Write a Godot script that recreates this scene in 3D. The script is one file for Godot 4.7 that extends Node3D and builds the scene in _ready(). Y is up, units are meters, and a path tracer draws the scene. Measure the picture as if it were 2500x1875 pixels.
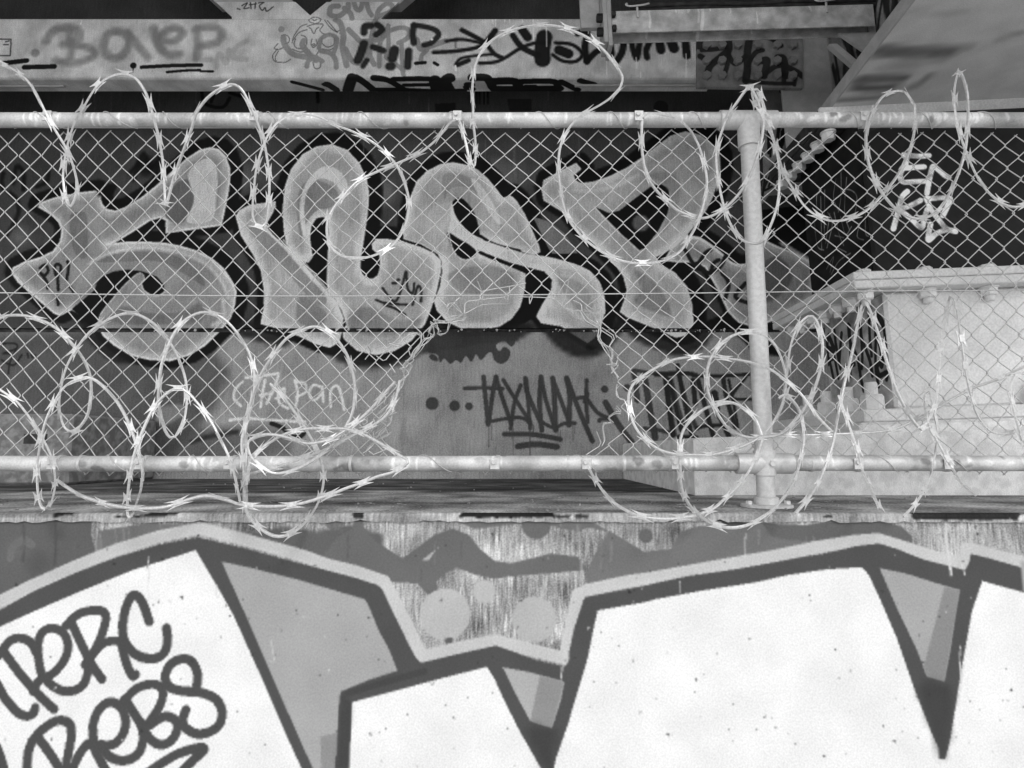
extends Node3D
# A graffiti-covered bridge abutment behind a torn chain-link fence with razor wire, in black and white.
# Units are metres: y = 0 is the top of the ledge, the fence stands at z = FENCE_Z, the camera looks along -z.

const FENCE_Z := -1.84
const WALL_Z := -1.66
const BACK_Z := -3.80
const STRUT_Z := -3.30

# ---------------------------------------------------------------- paint, strokes in millimetres on the surface they lie on
# one stroke: [kind (0 area, 1 line, 2 area drawn in from its outline by the width), tone 0-255, cover %, width mm, softness mm, curved 0/1, [x, y, x, y ...]]
const PAINT_FRONT_OLD := [
	[0,166,100,0.0,0.0,0,[-2870,14,3095,14,2890,-926,-2680,-926]],
	[0,142,100,0.0,4.6,0,[-912,4,-720,9,-690,-32,-716,-54,-808,-49,-910,-23]],
	[0,150,70,0.0,2.7,1,[-582,-103,-565,-92,-542,-98,-537,-114,-559,-118]],
	[0,168,80,0.0,2.7,1,[-544,-32,-512,-36,-506,-67,-529,-72,-543,-63]],
	[0,172,90,0.0,2.7,0,[-103,-47,-21,-29,29,-43,43,-72,116,-69,170,-54,197,-89,124,-107,11,-129,-44,-120,-80,-89]],
	[0,150,80,0.0,2.7,0,[271,-52,307,-45,362,-32,458,-36,452,-76,420,-103,374,-100,316,-76]],
	[0,172,100,0.0,1.8,0,[-339,-184,-265,-183,-223,-217,-201,-204,-204,-184,-184,-164,-152,-148,-98,-167,-48,-177,42,-167,160,-151,205,-151,178,-208,149,-329,140,-380,42,-355,-43,-333,-243,-376,-285,-295]],
	[0,205,90,0.0,1.3,0,[-12,-171,2,-171,0,-226,-3,-265,-14,-308,-25,-316,-9,-252]],
	[0,208,80,0.0,1.8,0,[130,-215,150,-252,131,-329,100,-346,123,-286]],
	[0,165,100,0.0,1.8,0,[1132,-32,1442,-32,1432,-134,1321,-107,1246,-81,1224,-129,1122,-98]],
	[0,185,80,0.0,2.7,0,[1145,-38,1168,-34,1214,-32,1241,-38,1212,-49,1144,-52]],
	[0,165,60,0.0,2.3,0,[685,-32,710,-63,737,-76,646,-85,620,-58,638,-49]],
]
const PAINT_FRONT := [
	[0,102,100,0.0,6.4,0,[-1544,18,-1301,16,-1149,-5,-1152,-54,-1126,-120,-1199,-164,-1381,-243,-1510,-295]],
	[0,118,100,0.0,4.6,0,[-1132,-47,-992,-27,-918,-32,-863,-36,-988,-76,-1121,-120,-1135,-89]],
	[0,104,100,0.0,7.3,0,[-716,-54,-626,-36,-534,-49,-444,-32,-352,-58,-349,-191,-440,-164,-577,-120,-715,-89]],
	[1,125,60,20.9,4.5,1,[-1366,-120,-1360,-89,-1334,-72,-1310,-85]],
	[1,110,80,41.1,4.6,0,[-490,-25]],
	[0,112,100,0.0,2.3,0,[-528,-129,-476,-63,-436,-40,-431,4,-408,4,-406,-38,-371,-76,-321,-107,-298,-120,-266,-98,-212,-58,-162,-41,-117,-59,-87,-96,-48,-127,-3,-134,106,-108,179,-116,205,-151,106,-160,42,-164,-48,-174,-98,-164,-152,-145,-188,-164,-206,-184,-196,-208,-228,-215,-256,-187,-337,-182,-351,-173,-501,-134]],
	[0,120,100,0.0,2.7,0,[266,-47,360,-103,433,-96,462,-49,505,-36,545,-32,682,-27,818,-45,814,-120,585,-156,359,-173,205,-204,205,-151,224,-112]],
	[0,186,100,0.0,1.8,0,[-245,-125,-189,-83,-207,-98,-225,-125]],
	[0,118,100,0.0,3.7,0,[-158,-18,-103,-43,25,-27,107,-34,180,-52,207,-38,271,-52,207,-16,89,-14,-94,-13]],
	[1,108,95,80.3,2.7,0,[66,-29]],
	[1,108,95,38.3,1.8,0,[366,-61]],
	[1,196,95,134.6,3.1,0,[-180,-267]],
	[1,196,95,59.5,3.2,0,[-75,-208]],
	[1,192,95,118.4,3.1,0,[60,-280]],
	[0,102,100,0.0,1.3,0,[-181,-329,-159,-328,-158,-344,-178,-348]],
	[0,105,100,0.0,4.1,0,[685,-27,803,-32,965,-9,1068,-36,1093,-63,1091,-89,1006,-67,869,-76,756,-72,710,-63]],
	[0,80,100,0.0,2.7,0,[569,-18,631,-16,648,-29,620,-38,584,-34]],
	[1,150,60,7.3,2.3,1,[-1138,-49,-1133,-83,-1134,-116]],
	[1,165,60,4.5,2.3,1,[-1127,-54,-1122,-83,-1123,-112]],
	[1,150,60,3.6,2.3,1,[-1086,-45,-1082,-67,-1084,-89]],
	[1,150,60,6.4,2.3,1,[-1064,-43,-1060,-59,-1062,-76]],
	[1,158,60,3.6,2.3,1,[-1050,-38,-1046,-64,-1047,-89]],
	[1,150,60,4.6,2.3,1,[-964,-32,-961,-43,-963,-54]],
	[1,104,60,7.3,2.3,1,[-1389,-23,-1381,-89,-1377,-156]],
	[1,76,60,5.5,2.3,1,[-1338,-32,-1331,-81,-1330,-129]],
	[1,104,60,4.6,2.3,1,[-1285,-18,-1278,-69,-1276,-120]],
	[1,78,60,6.4,2.3,1,[-1252,-23,-1245,-81,-1243,-138]],
	[1,106,60,4.5,2.3,1,[-1197,-27,-1191,-78,-1189,-129]],
	[1,160,60,4.1,2.3,1,[-627,-9,-624,-29,-626,-49]],
	[1,150,60,3.2,2.3,1,[-600,-9,-597,-27,-599,-45]],
	[1,120,60,4.1,2.3,1,[-467,-27,-463,-58,-466,-89]],
	[1,92,60,4.1,2.3,1,[-449,-58,-446,-89,-448,-120]],
	[1,128,60,3.6,2.3,1,[-212,-76,-210,-107,-212,-138]],
	[1,96,60,4.1,2.3,1,[-247,-151,-245,-164,-248,-178]],
	[1,98,60,4.1,2.3,1,[-139,-76,-137,-98,-140,-120]],
	[1,205,60,3.6,2.3,1,[156,-156,157,-173,154,-191]],
	[1,185,60,7.2,2.3,1,[188,-129,189,-151,186,-173]],
	[1,185,60,3.6,2.3,1,[180,-32,181,-54,178,-76]],
	[1,128,60,4.1,2.3,1,[407,-49,408,-89,404,-129]],
	[1,150,60,5.4,2.3,1,[270,-76,271,-103,268,-129]],
	[1,140,60,4.5,2.3,1,[243,-76,244,-112,241,-147]],
	[1,200,60,4.1,1.8,1,[1140,-40,1140,-67,1135,-94]],
	[1,205,60,6.4,1.8,1,[1162,-49,1162,-74,1157,-98]],
	[1,198,60,3.6,1.8,1,[1176,-54,1174,-87,1169,-120]],
	[1,198,60,4.1,1.8,1,[1208,-45,1208,-69,1203,-94]],
	[1,205,60,3.2,1.8,1,[1218,-40,1216,-81,1210,-120]],
	[1,190,60,3.6,1.8,1,[1258,-49,1258,-69,1254,-89]],
	[1,188,60,4.1,1.8,1,[1304,-45,1303,-74,1298,-103]],
	[1,196,60,3.2,1.8,1,[1354,-49,1352,-81,1347,-112]],
	[1,170,60,3.2,1.8,1,[675,-45,675,-65,672,-85]],
	[1,150,60,3.2,1.8,1,[802,-63,802,-74,799,-85]],
	[1,160,60,3.2,1.8,1,[824,-61,825,-72,822,-83]],
	[1,112,50,54.5,15.5,0,[-1351,-89]],
	[1,80,50,36.5,15.5,0,[-1240,-54]],
	[1,84,50,63.4,15.4,0,[-1292,-134]],
	[1,106,50,45.4,15.5,0,[-1178,-89]],
	[1,128,50,27.3,15.5,0,[-1025,-76]],
	[1,212,96,33.8,2.3,0,[-2370,-753,-1509,-308,-1382,-234,-1296,-191,-1187,-142,-1078,-98,-966,-63,-854,-41,-762,-63,-577,-112,-501,-138,-423,-156,-346,-182,-318,-230,-285,-290,-252,-355,-239,-376,-159,-357,-43,-335,42,-357,140,-380,149,-338,177,-217,205,-204,313,-182,389,-171,525,-147,708,-116,845,-89,937,-75,1001,-70,1073,-92,1161,-120,1223,-134,1235,-120,1239,-96,1254,-96,1320,-114,1392,-131,1519,-164,2129,-312]],
	[0,84,100,0.0,2.2,0,[-2366,-777,-1550,-338,-1380,-256,-1295,-208,-1186,-160,-1076,-118,-965,-85,-857,-65,-806,-76,-714,-98,-577,-134,-500,-153,-423,-173,-364,-191,-350,-204,-317,-269,-284,-333,-256,-380,-243,-392,-181,-378,-114,-363,-43,-348,-3,-361,64,-385,140,-402,151,-389,153,-363,167,-303,186,-252,198,-223,268,-210,358,-193,388,-186,479,-167,616,-149,753,-125,867,-105,936,-89,1001,-81,1050,-96,1116,-123,1218,-149,1231,-151,1242,-134,1250,-109,1297,-120,1391,-147,1517,-182,2127,-329,2890,-926,-2680,-926]],
	[0,252,100,0.0,1.3,0,[-2360,-809,-1630,-419,-1376,-299,-1290,-260,-1160,-204,-1028,-151,-917,-116,-862,-98,-800,-191,-750,-269,-701,-363,-652,-457,-603,-557,-551,-655,-470,-833,-2356,-833]],
	[0,176,100,0.0,1.3,0,[-790,-129,-712,-145,-575,-178,-483,-204,-397,-228,-383,-252,-361,-303,-328,-359,-305,-412,-380,-435,-435,-457,-455,-465,-458,-490,-464,-655,-467,-793,-463,-793,-522,-655,-568,-565,-630,-444,-704,-295]],
	[0,150,100,0.0,0.9,0,[-504,-577,-461,-567,-464,-655,-464,-713,-496,-713]],
	[0,252,100,0.0,1.3,0,[-423,-491,-312,-463,-180,-429,-67,-402,-47,-431,-25,-478,19,-561,76,-655,93,-684,40,-833,-437,-833,-426,-655,-425,-548]],
	[0,184,100,0.0,1.3,0,[-25,-403,42,-414,139,-440,130,-486,105,-555,48,-538,11,-473]],
	[0,152,100,0.0,0.9,0,[75,-424,139,-440,105,-555,48,-538]],
	[0,252,100,0.0,1.3,0,[97,-696,109,-655,115,-631,147,-548,174,-465,202,-380,221,-295,231,-257,357,-236,387,-228,523,-204,659,-184,751,-164,842,-151,910,-146,951,-145,968,-164,995,-230,1032,-329,1067,-452,1103,-561,1121,-606,1119,-633,1136,-633,1154,-582,1173,-507,1206,-380,1239,-260,1274,-180,1313,-191,1384,-210,1554,-260,2117,-393,2050,-833,112,-833]],
	[0,176,100,0.0,1.3,0,[998,-146,1067,-160,1173,-193,1211,-204,1193,-273,1173,-359,1150,-438,1105,-427,1098,-406,1080,-351,1038,-252]],
	[0,146,100,0.0,0.9,0,[1171,-195,1211,-204,1150,-438,1105,-425,1099,-400]],
	[0,180,100,0.0,1.4,0,[1384,-127,1414,-131,1405,-217,1382,-208]],
	[0,60,55,0.0,19.3,0,[48,-544,105,-559,120,-565,107,-631,98,-672,80,-647,37,-565]],
	[0,58,55,0.0,19.4,0,[1102,-433,1150,-444,1172,-465,1152,-582,1137,-630,1121,-630,1100,-544,1075,-461]],
	[0,62,50,0.0,10.5,0,[-452,-471,-425,-490,-426,-655,-459,-655]],
	[1,66,50,17.7,6.2,1,[-234,-414,-335,-440,-436,-469]],
	[1,222,90,4.4,0.9,1,[135,-400,133,-414,130,-435]],
	[1,222,90,4.5,0.9,1,[-10,-169,-7,-191]],
	[1,222,90,7.3,0.9,1,[1185,0,1189,-32,1187,-76,1190,-129,1191,-164]],
	[1,222,90,4.5,0.9,1,[1223,-138,1229,-164]],
	[1,222,90,2.3,0.9,1,[454,-182,454,-212]],
	[1,222,90,3.2,0.9,1,[-991,-116,-988,-138,-983,-184]],
	[1,222,90,1.8,0.9,1,[638,-54,635,-116]],
	[1,222,90,2.3,0.9,1,[-800,-191,-796,-226]],
	[1,222,90,2.2,0.9,1,[-646,-333,-634,-387]],
	[1,222,90,2.7,0.9,1,[165,-45,166,-76]],
	[1,222,90,3.1,0.9,1,[-934,-633,-930,-655]],
	[1,222,90,3.6,0.9,1,[1200,-351,1196,-385,1195,-435]],
	[1,222,90,2.2,0.9,1,[1205,-397,1184,-482]],
	[1,80,100,23.2,2.2,1,[-1373,-374,-1361,-355,-1341,-333,-1315,-329,-1289,-340,-1273,-363]],
	[1,80,100,23.0,2.2,1,[-1360,-363,-1311,-419,-1271,-459,-1238,-488,-1212,-509]],
	[1,80,100,23.0,2.2,1,[-1389,-431,-1370,-444,-1344,-482,-1310,-515,-1283,-526,-1266,-519,-1262,-505]],
	[1,80,100,23.1,2.2,1,[-1271,-463,-1256,-435,-1226,-421,-1198,-389,-1188,-351,-1204,-316,-1236,-303,-1262,-316,-1269,-351,-1258,-406,-1240,-435,-1205,-459,-1174,-464,-1144,-452,-1132,-427,-1130,-402]],
	[1,80,100,23.3,2.2,1,[-1199,-297,-1168,-267,-1128,-257,-1101,-261,-1093,-280,-1101,-321,-1118,-363,-1135,-393]],
	[1,80,100,23.2,2.2,1,[-1184,-290,-1152,-346,-1121,-397,-1091,-433]],
	[1,80,100,22.3,2.2,1,[-1139,-397,-1119,-368,-1090,-340,-1059,-336]],
	[1,80,100,24.2,2.2,1,[-976,-286,-992,-247,-1012,-220,-1030,-223,-1043,-260,-1046,-308,-1032,-346,-999,-374,-958,-381,-932,-368,-923,-338,-928,-303]],
	[1,80,100,23.1,2.2,1,[-1048,-338,-1037,-372,-1023,-406,-1010,-425,-1002,-421]],
	[1,80,100,23.7,2.2,1,[-1268,-664,-1271,-623,-1258,-582,-1223,-548,-1192,-537,-1166,-548,-1161,-582,-1165,-619,-1170,-664]],
	[1,80,100,23.6,2.2,1,[-1245,-582,-1213,-619,-1178,-664]],
	[1,80,100,23.6,2.2,1,[-1156,-668,-1134,-619,-1110,-594,-1085,-627,-1056,-672]],
	[1,80,100,23.7,2.2,1,[-1101,-590,-1105,-544,-1090,-507,-1063,-491,-1033,-507,-1020,-540,-1026,-573,-1048,-596,-1083,-598]],
	[1,80,100,23.7,2.2,1,[-1083,-598,-1055,-627,-1015,-636,-981,-619,-971,-582,-978,-544]],
	[1,80,100,23.7,2.2,1,[-1026,-484,-987,-536,-953,-582,-923,-597,-896,-586,-882,-557,-892,-534,-921,-528,-955,-548]],
	[1,80,100,23.0,2.2,1,[-1030,-490,-997,-457,-954,-446,-928,-461,-932,-499,-962,-548]],
	[1,80,100,23.9,2.2,1,[-838,-450,-838,-419,-855,-389,-882,-382,-912,-397,-923,-427,-911,-452,-877,-463,-828,-467,-788,-482,-768,-511,-771,-544,-796,-565,-831,-570,-863,-553,-869,-532,-863,-511]],
	[1,80,100,23.6,2.2,1,[-868,-668,-831,-631,-809,-610,-824,-605,-884,-623,-956,-668]],
	[1,80,100,26.2,2.2,1,[-1354,-606,-1332,-655,-1321,-696]],
]
const PAINT_COPING := [
	[0,176,100,0.0,0.0,0,[-1747,36,1747,36,1737,-41,-1737,-41]],
	[0,90,46,0.0,2.7,1,[-1498,9,-1489,6,-1480,8,-1465,10,-1456,8,-1449,9,-1435,8,-1424,10,-1417,10,-1405,6,-1394,7,-1385,7,-1376,9,-1363,7,-1354,10,-1345,10,-1334,7,-1324,7,-1310,11,-1303,9,-1294,9,-1279,10,-1271,10,-1260,7,-1252,11,-1251,-9,-1262,-7,-1269,-11,-1280,-9,-1289,-7,-1300,-8,-1310,-11,-1323,-9,-1331,-8,-1343,-11,-1349,-7,-1361,-11,-1374,-10,-1385,-9,-1392,-10,-1402,-7,-1414,-11,-1423,-9,-1434,-11,-1444,-7,-1453,-8,-1465,-8,-1476,-8,-1488,-10,-1498,-10]],
	[0,28,92,0.0,2.3,1,[-1251,5,-1236,7,-1225,8,-1214,8,-1206,6,-1200,-4,-1207,-4,-1218,-4,-1227,-5,-1241,-9,-1251,-9]],
	[0,30,92,0.0,2.3,1,[-1086,-10,-1081,-7,-1069,-7,-1055,-9,-1046,-5,-1033,-4,-1025,-6,-1011,-3,-1001,-2,-988,4,-976,9,-966,10,-954,12,-948,14,-935,14,-924,15,-913,15,-916,-1,-925,-4,-937,-3,-948,-7,-959,-8,-973,-9,-979,-8,-993,-9,-1002,-7,-1014,-9,-1026,-10,-1035,-7,-1045,-9,-1057,-10,-1070,-10,-1079,-11]],
	[0,40,92,0.0,1.4,1,[-437,12,-419,13,-404,15,-406,-1,-406,-13,-422,-12,-432,-12,-436,1]],
	[0,22,92,0.0,1.8,1,[-145,-8,-133,4,-120,5,-109,5,-94,6,-82,6,-76,8,-66,6,-56,9,-46,9,-31,5,-25,6,-14,7,-4,7,5,8,17,8,26,5,34,9,48,9,55,5,67,8,74,7,86,5,100,5,109,4,118,-11,108,-8,93,-8,84,-10,72,-11,61,-9,50,-10,41,-11,29,-9,18,-10,6,-11,-4,-12,-12,-10,-22,-10,-34,-11,-42,-12,-52,-9,-63,-10,-77,-11,-84,-12,-95,-12,-104,-8,-113,-8,-124,-7,-137,-10]],
	[0,30,74,0.0,1.4,1,[114,-3,124,-3,138,-6,147,-3,159,-4,165,-4,176,-2,186,-2,196,-3,210,-3,205,-12,195,-11,189,-12,179,-13,166,-10,156,-12,145,-11,138,-11,127,-12,118,-9]],
	[0,60,92,0.0,1.8,1,[848,-10,865,-2,876,-8,864,-11]],
	[0,36,92,0.0,1.4,1,[1094,7,1107,6,1118,3,1129,4,1137,7,1148,6,1157,5,1170,5,1179,3,1185,6,1199,4,1210,7,1218,3,1228,4,1241,7,1246,4,1259,7,1270,6,1277,6,1286,6,1301,5,1312,7,1318,7,1330,7,1340,5,1350,4,1361,3,1368,6,1383,6,1389,5,1399,4,1412,7,1423,5,1430,5,1444,6,1449,7,1459,5,1470,4,1480,7,1492,7,1501,6,1510,5,1525,6,1533,6,1545,5,1550,4,1562,7,1570,4,1584,6,1582,-6,1578,-17,1572,-18,1558,-16,1550,-17,1539,-17,1532,-15,1520,-18,1507,-18,1499,-16,1488,-17,1480,-17,1467,-18,1461,-17,1448,-15,1439,-14,1431,-15,1421,-14,1409,-17,1399,-15,1386,-16,1377,-18,1370,-18,1361,-14,1345,-15,1335,-14,1328,-15,1318,-15,1306,-18,1295,-18,1287,-17,1275,-17,1269,-14,1256,-17,1246,-17,1237,-15,1227,-17,1216,-16,1207,-16,1193,-15,1187,-17,1173,-16,1166,-16,1153,-16,1146,-16,1137,-16,1122,-15,1116,-14,1107,-17,1096,-14,1092,-7]],
	[0,215,92,0.0,0.9,1,[157,-13,162,-4,170,-1,169,-16]],
	[0,225,92,0.0,0.9,1,[1381,-15,1390,-2,1401,-1,1415,-2,1402,-17,1392,-17]],
	[0,200,55,0.0,1.8,1,[-408,10,-395,8,-385,12,-376,9,-362,10,-356,9,-341,11,-332,11,-324,9,-313,12,-299,12,-289,9,-281,11,-271,10,-256,10,-249,11,-239,10,-229,12,-216,12,-204,10,-198,14,-185,13,-190,-5,-199,-4,-210,-6,-223,-4,-229,-4,-239,-3,-254,-4,-262,-4,-274,-4,-280,-7,-292,-4,-302,-3,-315,-6,-325,-3,-332,-3,-345,-3,-352,-5,-366,-3,-372,-3,-383,-5,-394,-5,-406,-4]],
]
const PAINT_BACK := [
	[0,54,100,0.0,0.0,0,[-5463,4580,5463,4580,4929,933,-4929,933]],
	[0,118,100,0.0,0.0,0,[-4931,951,4931,951,4707,-581,-4707,-581]],
	[0,70,100,0.0,68.2,0,[-4931,951,-2053,951,-1826,704,-1916,439,-2158,126,-2445,-206,-4762,-206]],  # lower left of the wall: dark paint with shadow painted in
	[0,60,60,0.0,52.2,0,[-4856,439,-3541,413,-1438,308,-1378,126,-4781,-79]],
	[0,120,60,0.0,14.9,0,[-2268,457,-2120,479,-2084,415,-2207,340,-2283,372]],
	[1,78,80,156.6,44.7,0,[-1781,2006]],
	[1,78,80,178.3,44.6,0,[-883,1889]],
	[1,84,80,132.6,44.2,0,[-3262,1589]],
	[1,84,80,156.1,44.6,0,[-865,1889]],
	[1,78,80,246.1,44.7,0,[-96,2006]],
	[1,84,80,134.2,44.7,0,[206,2006]],
	[1,72,80,178.9,44.7,0,[27,2006]],
	[1,14,100,137.8,15.5,0,[-3159,1822,-3035,1868,-2871,1903,-2771,1915,-2737,1897,-2733,1857,-2717,1819,-2683,1787,-2627,1775,-2562,1798,-2456,1868,-2351,1962,-2246,2067,-2161,2150,-2086,2203,-2019,2221,-1962,2209,-1915,2162,-1882,2079,-1875,2008,-1884,1903,-1900,1787,-1916,1683,-2273,1631,-2279,1717,-2324,1738,-2390,1717,-2495,1643,-2601,1574,-2665,1548,-2544,1559,-2434,1562,-2290,1554,-2178,1534,-2066,1500,-1964,1448,-1883,1380,-1824,1296,-1793,1228,-1799,1139,-1821,1050,-1872,983,-1974,873,-2078,808,-2195,773,-2325,780,-2445,808,-2558,873,-2639,939,-2678,1017,-2860,1111,-2933,1072,-2966,1083,-3119,1206,-3226,1296,-3270,1352,-3267,1386,-3194,1426,-3098,1454,-3014,1500,-2970,1568,-2966,1648,-3000,1717,-3059,1764,-3159,1822]],
	[0,14,100,0.0,6.6,0,[-3159,1822,-3035,1868,-2871,1903,-2771,1915,-2737,1897,-2733,1857,-2717,1819,-2683,1787,-2627,1775,-2562,1798,-2456,1868,-2351,1962,-2246,2067,-2161,2150,-2086,2203,-2019,2221,-1962,2209,-1915,2162,-1882,2079,-1875,2008,-1884,1903,-1900,1787,-1916,1683,-2273,1631,-2279,1717,-2324,1738,-2390,1717,-2495,1643,-2601,1574,-2665,1548,-2544,1559,-2434,1562,-2290,1554,-2178,1534,-2066,1500,-1964,1448,-1883,1380,-1824,1296,-1793,1228,-1799,1139,-1821,1050,-1872,983,-1974,873,-2078,808,-2195,773,-2325,780,-2445,808,-2558,873,-2639,939,-2678,1017,-2860,1111,-2933,1072,-2966,1083,-3119,1206,-3226,1296,-3270,1352,-3267,1386,-3194,1426,-3098,1454,-3014,1500,-2970,1568,-2966,1648,-3000,1717,-3059,1764]],
	[1,14,100,144.9,15.4,0,[-1814,1741,-1794,1781,-1729,1816,-1563,1839,-1577,1775,-1613,1706,-1622,1671,-1564,1602,-1472,1522,-1380,1431,-1299,1341,-1208,1240,-1128,1150,-1087,1050,-1090,972,-1109,895,-1162,862,-1250,884,-1360,934,-1470,978,-1613,1017,-1597,1128,-1602,1240,-1630,1375,-1691,1488,-1774,1614,-1814,1741]],
	[0,14,100,0.0,6.6,0,[-1814,1741,-1794,1781,-1729,1816,-1563,1839,-1577,1775,-1613,1706,-1622,1671,-1564,1602,-1472,1522,-1380,1431,-1299,1341,-1208,1240,-1128,1150,-1087,1050,-1090,972,-1109,895,-1162,862,-1250,884,-1360,934,-1470,978,-1613,1017,-1597,1128,-1602,1240,-1630,1375,-1691,1488,-1774,1614]],
	[1,14,100,158.7,15.4,0,[-1324,1431,-1402,1448,-1460,1522,-1487,1637,-1505,1787,-1495,1950,-1461,2067,-1387,2173,-1299,2227,-1198,2242,-1096,2203,-1014,2114,-962,2008,-942,1903,-947,1764,-965,1602,-983,1466,-987,1386,-969,1341,-930,1309,-891,1309,-859,1335,-844,1397,-848,1477,-897,1517,-903,1551,-876,1580,-826,1582,-705,1562,-582,1522,-499,1483,-458,1437,-459,1352,-479,1240,-516,1117,-552,1017,-637,906,-744,840,-862,813,-982,840,-1070,917,-1078,972,-1052,1006,-1087,1106,-1134,1184,-1181,1234,-1192,1285,-1191,1397,-1190,1522,-1188,1625,-1202,1717,-1237,1746,-1286,1735,-1323,1671,-1325,1580,-1304,1466,-1324,1431]],
	[0,14,100,0.0,6.6,0,[-1324,1431,-1402,1448,-1460,1522,-1487,1637,-1505,1787,-1495,1950,-1461,2067,-1387,2173,-1299,2227,-1198,2242,-1096,2203,-1014,2114,-962,2008,-942,1903,-947,1764,-965,1602,-983,1466,-987,1386,-969,1341,-930,1309,-891,1309,-859,1335,-844,1397,-848,1477,-897,1517,-903,1551,-876,1580,-826,1582,-705,1562,-582,1522,-499,1483,-458,1437,-459,1352,-479,1240,-516,1117,-552,1017,-637,906,-744,840,-862,813,-982,840,-1070,917,-1078,972,-1052,1006,-1087,1106,-1134,1184,-1181,1234,-1192,1285,-1191,1397,-1190,1522,-1188,1625,-1202,1717,-1237,1746,-1286,1735,-1323,1671,-1325,1580,-1304,1466]],
	[1,14,100,145.7,15.5,0,[-694,1591,-685,1706,-660,1857,-613,1985,-547,2055,-458,2103,-379,2114,-289,2097,-211,2061,-143,1997,-87,1926,-42,1862,8,1882,47,1845,102,1752,146,1648,190,1545,200,1500,167,1483,101,1500,-42,1534,-186,1591,-218,1511,-141,1466,2,1409,106,1375,112,1341,100,1228,67,1128,13,1050,-63,1000,-182,978,-313,989,-400,1033,-466,1106,-484,1161,-447,1262,-435,1352,-438,1431,-466,1488,-583,1557,-694,1591]],
	[0,14,100,0.0,6.6,0,[-694,1591,-685,1706,-660,1857,-613,1985,-547,2055,-458,2103,-379,2114,-289,2097,-211,2061,-143,1997,-87,1926,-42,1862,8,1882,47,1845,102,1752,146,1648,190,1545,200,1500,167,1483,101,1500,-42,1534,-186,1591,-218,1511,-141,1466,2,1409,106,1375,112,1341,100,1228,67,1128,13,1050,-63,1000,-182,978,-313,989,-400,1033,-466,1106,-484,1161,-447,1262,-435,1352,-438,1431,-466,1488,-583,1557]],
	[1,14,100,118.6,15.4,0,[-382,1822,-364,1752,-319,1683,-252,1620,-175,1580,-42,1534,101,1488,266,1460,431,1417,529,1369,594,1296,625,1195,628,1094,599,983,555,917,511,884,446,923,339,995,209,1017,176,1061,220,1150,276,1240,282,1307,233,1363,123,1392,2,1426,-141,1483,-218,1517,-263,1551,-341,1597,-402,1637,-392,1717,-393,1798,-382,1822]],
	[0,14,100,0.0,6.6,0,[-382,1822,-364,1752,-319,1683,-252,1620,-175,1580,-42,1534,101,1488,266,1460,431,1417,529,1369,594,1296,625,1195,628,1094,599,983,555,917,511,884,446,923,339,995,209,1017,176,1061,220,1150,276,1240,282,1307,233,1363,123,1392,2,1426,-141,1483,-218,1517,-263,1551,-341,1597,-402,1637,-392,1717,-393,1798]],
	[1,14,100,146.4,15.5,0,[225,1926,237,1991,349,2055,451,2108,478,2073,427,2032,438,1991,483,1967,572,1979,685,2020,798,2079,912,2162,1027,2251,1096,2304,1194,2334,1295,2310,1371,2245,1413,2162,1415,2079,1395,1985,1357,1880,1309,1787,1239,1694,1181,1625,1106,1545,1016,1488,960,1466,991,1409,1088,1352,1162,1262,1191,1150,1197,1017,1140,939,1086,928,936,995,775,1061,732,1094,766,1184,779,1240,759,1330,716,1397,652,1466,565,1557,456,1660,380,1764,236,1857,225,1926]],
	[0,14,100,0.0,6.7,0,[225,1926,237,1991,349,2055,451,2108,478,2073,427,2032,438,1991,483,1967,572,1979,685,2020,798,2079,912,2162,1027,2251,1096,2304,1194,2334,1295,2310,1371,2245,1413,2162,1415,2079,1395,1985,1357,1880,1309,1787,1239,1694,1181,1625,1106,1545,1016,1488,960,1466,991,1409,1088,1352,1162,1262,1191,1150,1197,1017,1140,939,1086,928,936,995,775,1061,732,1094,766,1184,779,1240,759,1330,716,1397,652,1466,565,1557,456,1660,380,1764,236,1857]],
	[1,14,100,118.6,15.4,0,[1032,1443,1114,1580,1181,1605,1258,1593,1333,1545,1408,1483,1461,1426,1515,1403,1581,1414,1629,1488,1677,1580,1796,1522,1904,1477,2012,1414,1999,1184,1895,1128,1760,1050,1650,1017,1562,1006,1498,1028,1436,1094,1376,1240,1295,1397,1186,1431,1109,1431,1032,1443]],
	[0,14,100,0.0,6.6,0,[1032,1443,1114,1580,1181,1605,1258,1593,1333,1545,1408,1483,1461,1426,1515,1403,1581,1414,1629,1488,1677,1580,1796,1522,1904,1477,2012,1414,1999,1184,1895,1128,1760,1050,1650,1017,1562,1006,1498,1028,1436,1094,1376,1240,1295,1397,1186,1431,1109,1431]],
	[0,14,100,0.0,15.2,0,[1000,1014,1194,981,1416,1081,1542,992,1688,871,1748,784,1577,805,1494,893,1411,970,1259,959,1148,904,1017,871]],
	[0,14,100,0.0,6.6,0,[1667,1773,2293,1843,2304,1339,1985,1137,1992,1406,1884,1475,1679,1577]],
	[0,22,80,0.0,36.9,1,[-1839,1014,-1599,1003,-1422,926,-1484,849,-1681,893,-1813,937]],
	[0,22,80,0.0,36.8,1,[-2817,1014,-2665,1014,-2565,849,-2429,762,-2557,740,-2716,849]],
	[0,22,80,0.0,36.8,1,[-1242,915,-1100,893,-978,794,-837,773,-677,849,-593,970,-506,1003,-590,805,-782,718,-1019,718,-1194,805]],
	[0,22,80,0.0,36.9,1,[-506,1003,-332,959,-61,970,59,1014,145,970,15,893,-223,893,-440,893]],
	[0,22,80,0.0,36.8,1,[178,992,319,959,469,860,600,915,689,1048,732,1003,642,849,490,773,318,827]],
	[0,22,80,0.0,36.8,1,[711,1059,915,959,1065,893,1187,981,1297,1014,1270,871,1094,784,923,838,773,915]],
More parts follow.
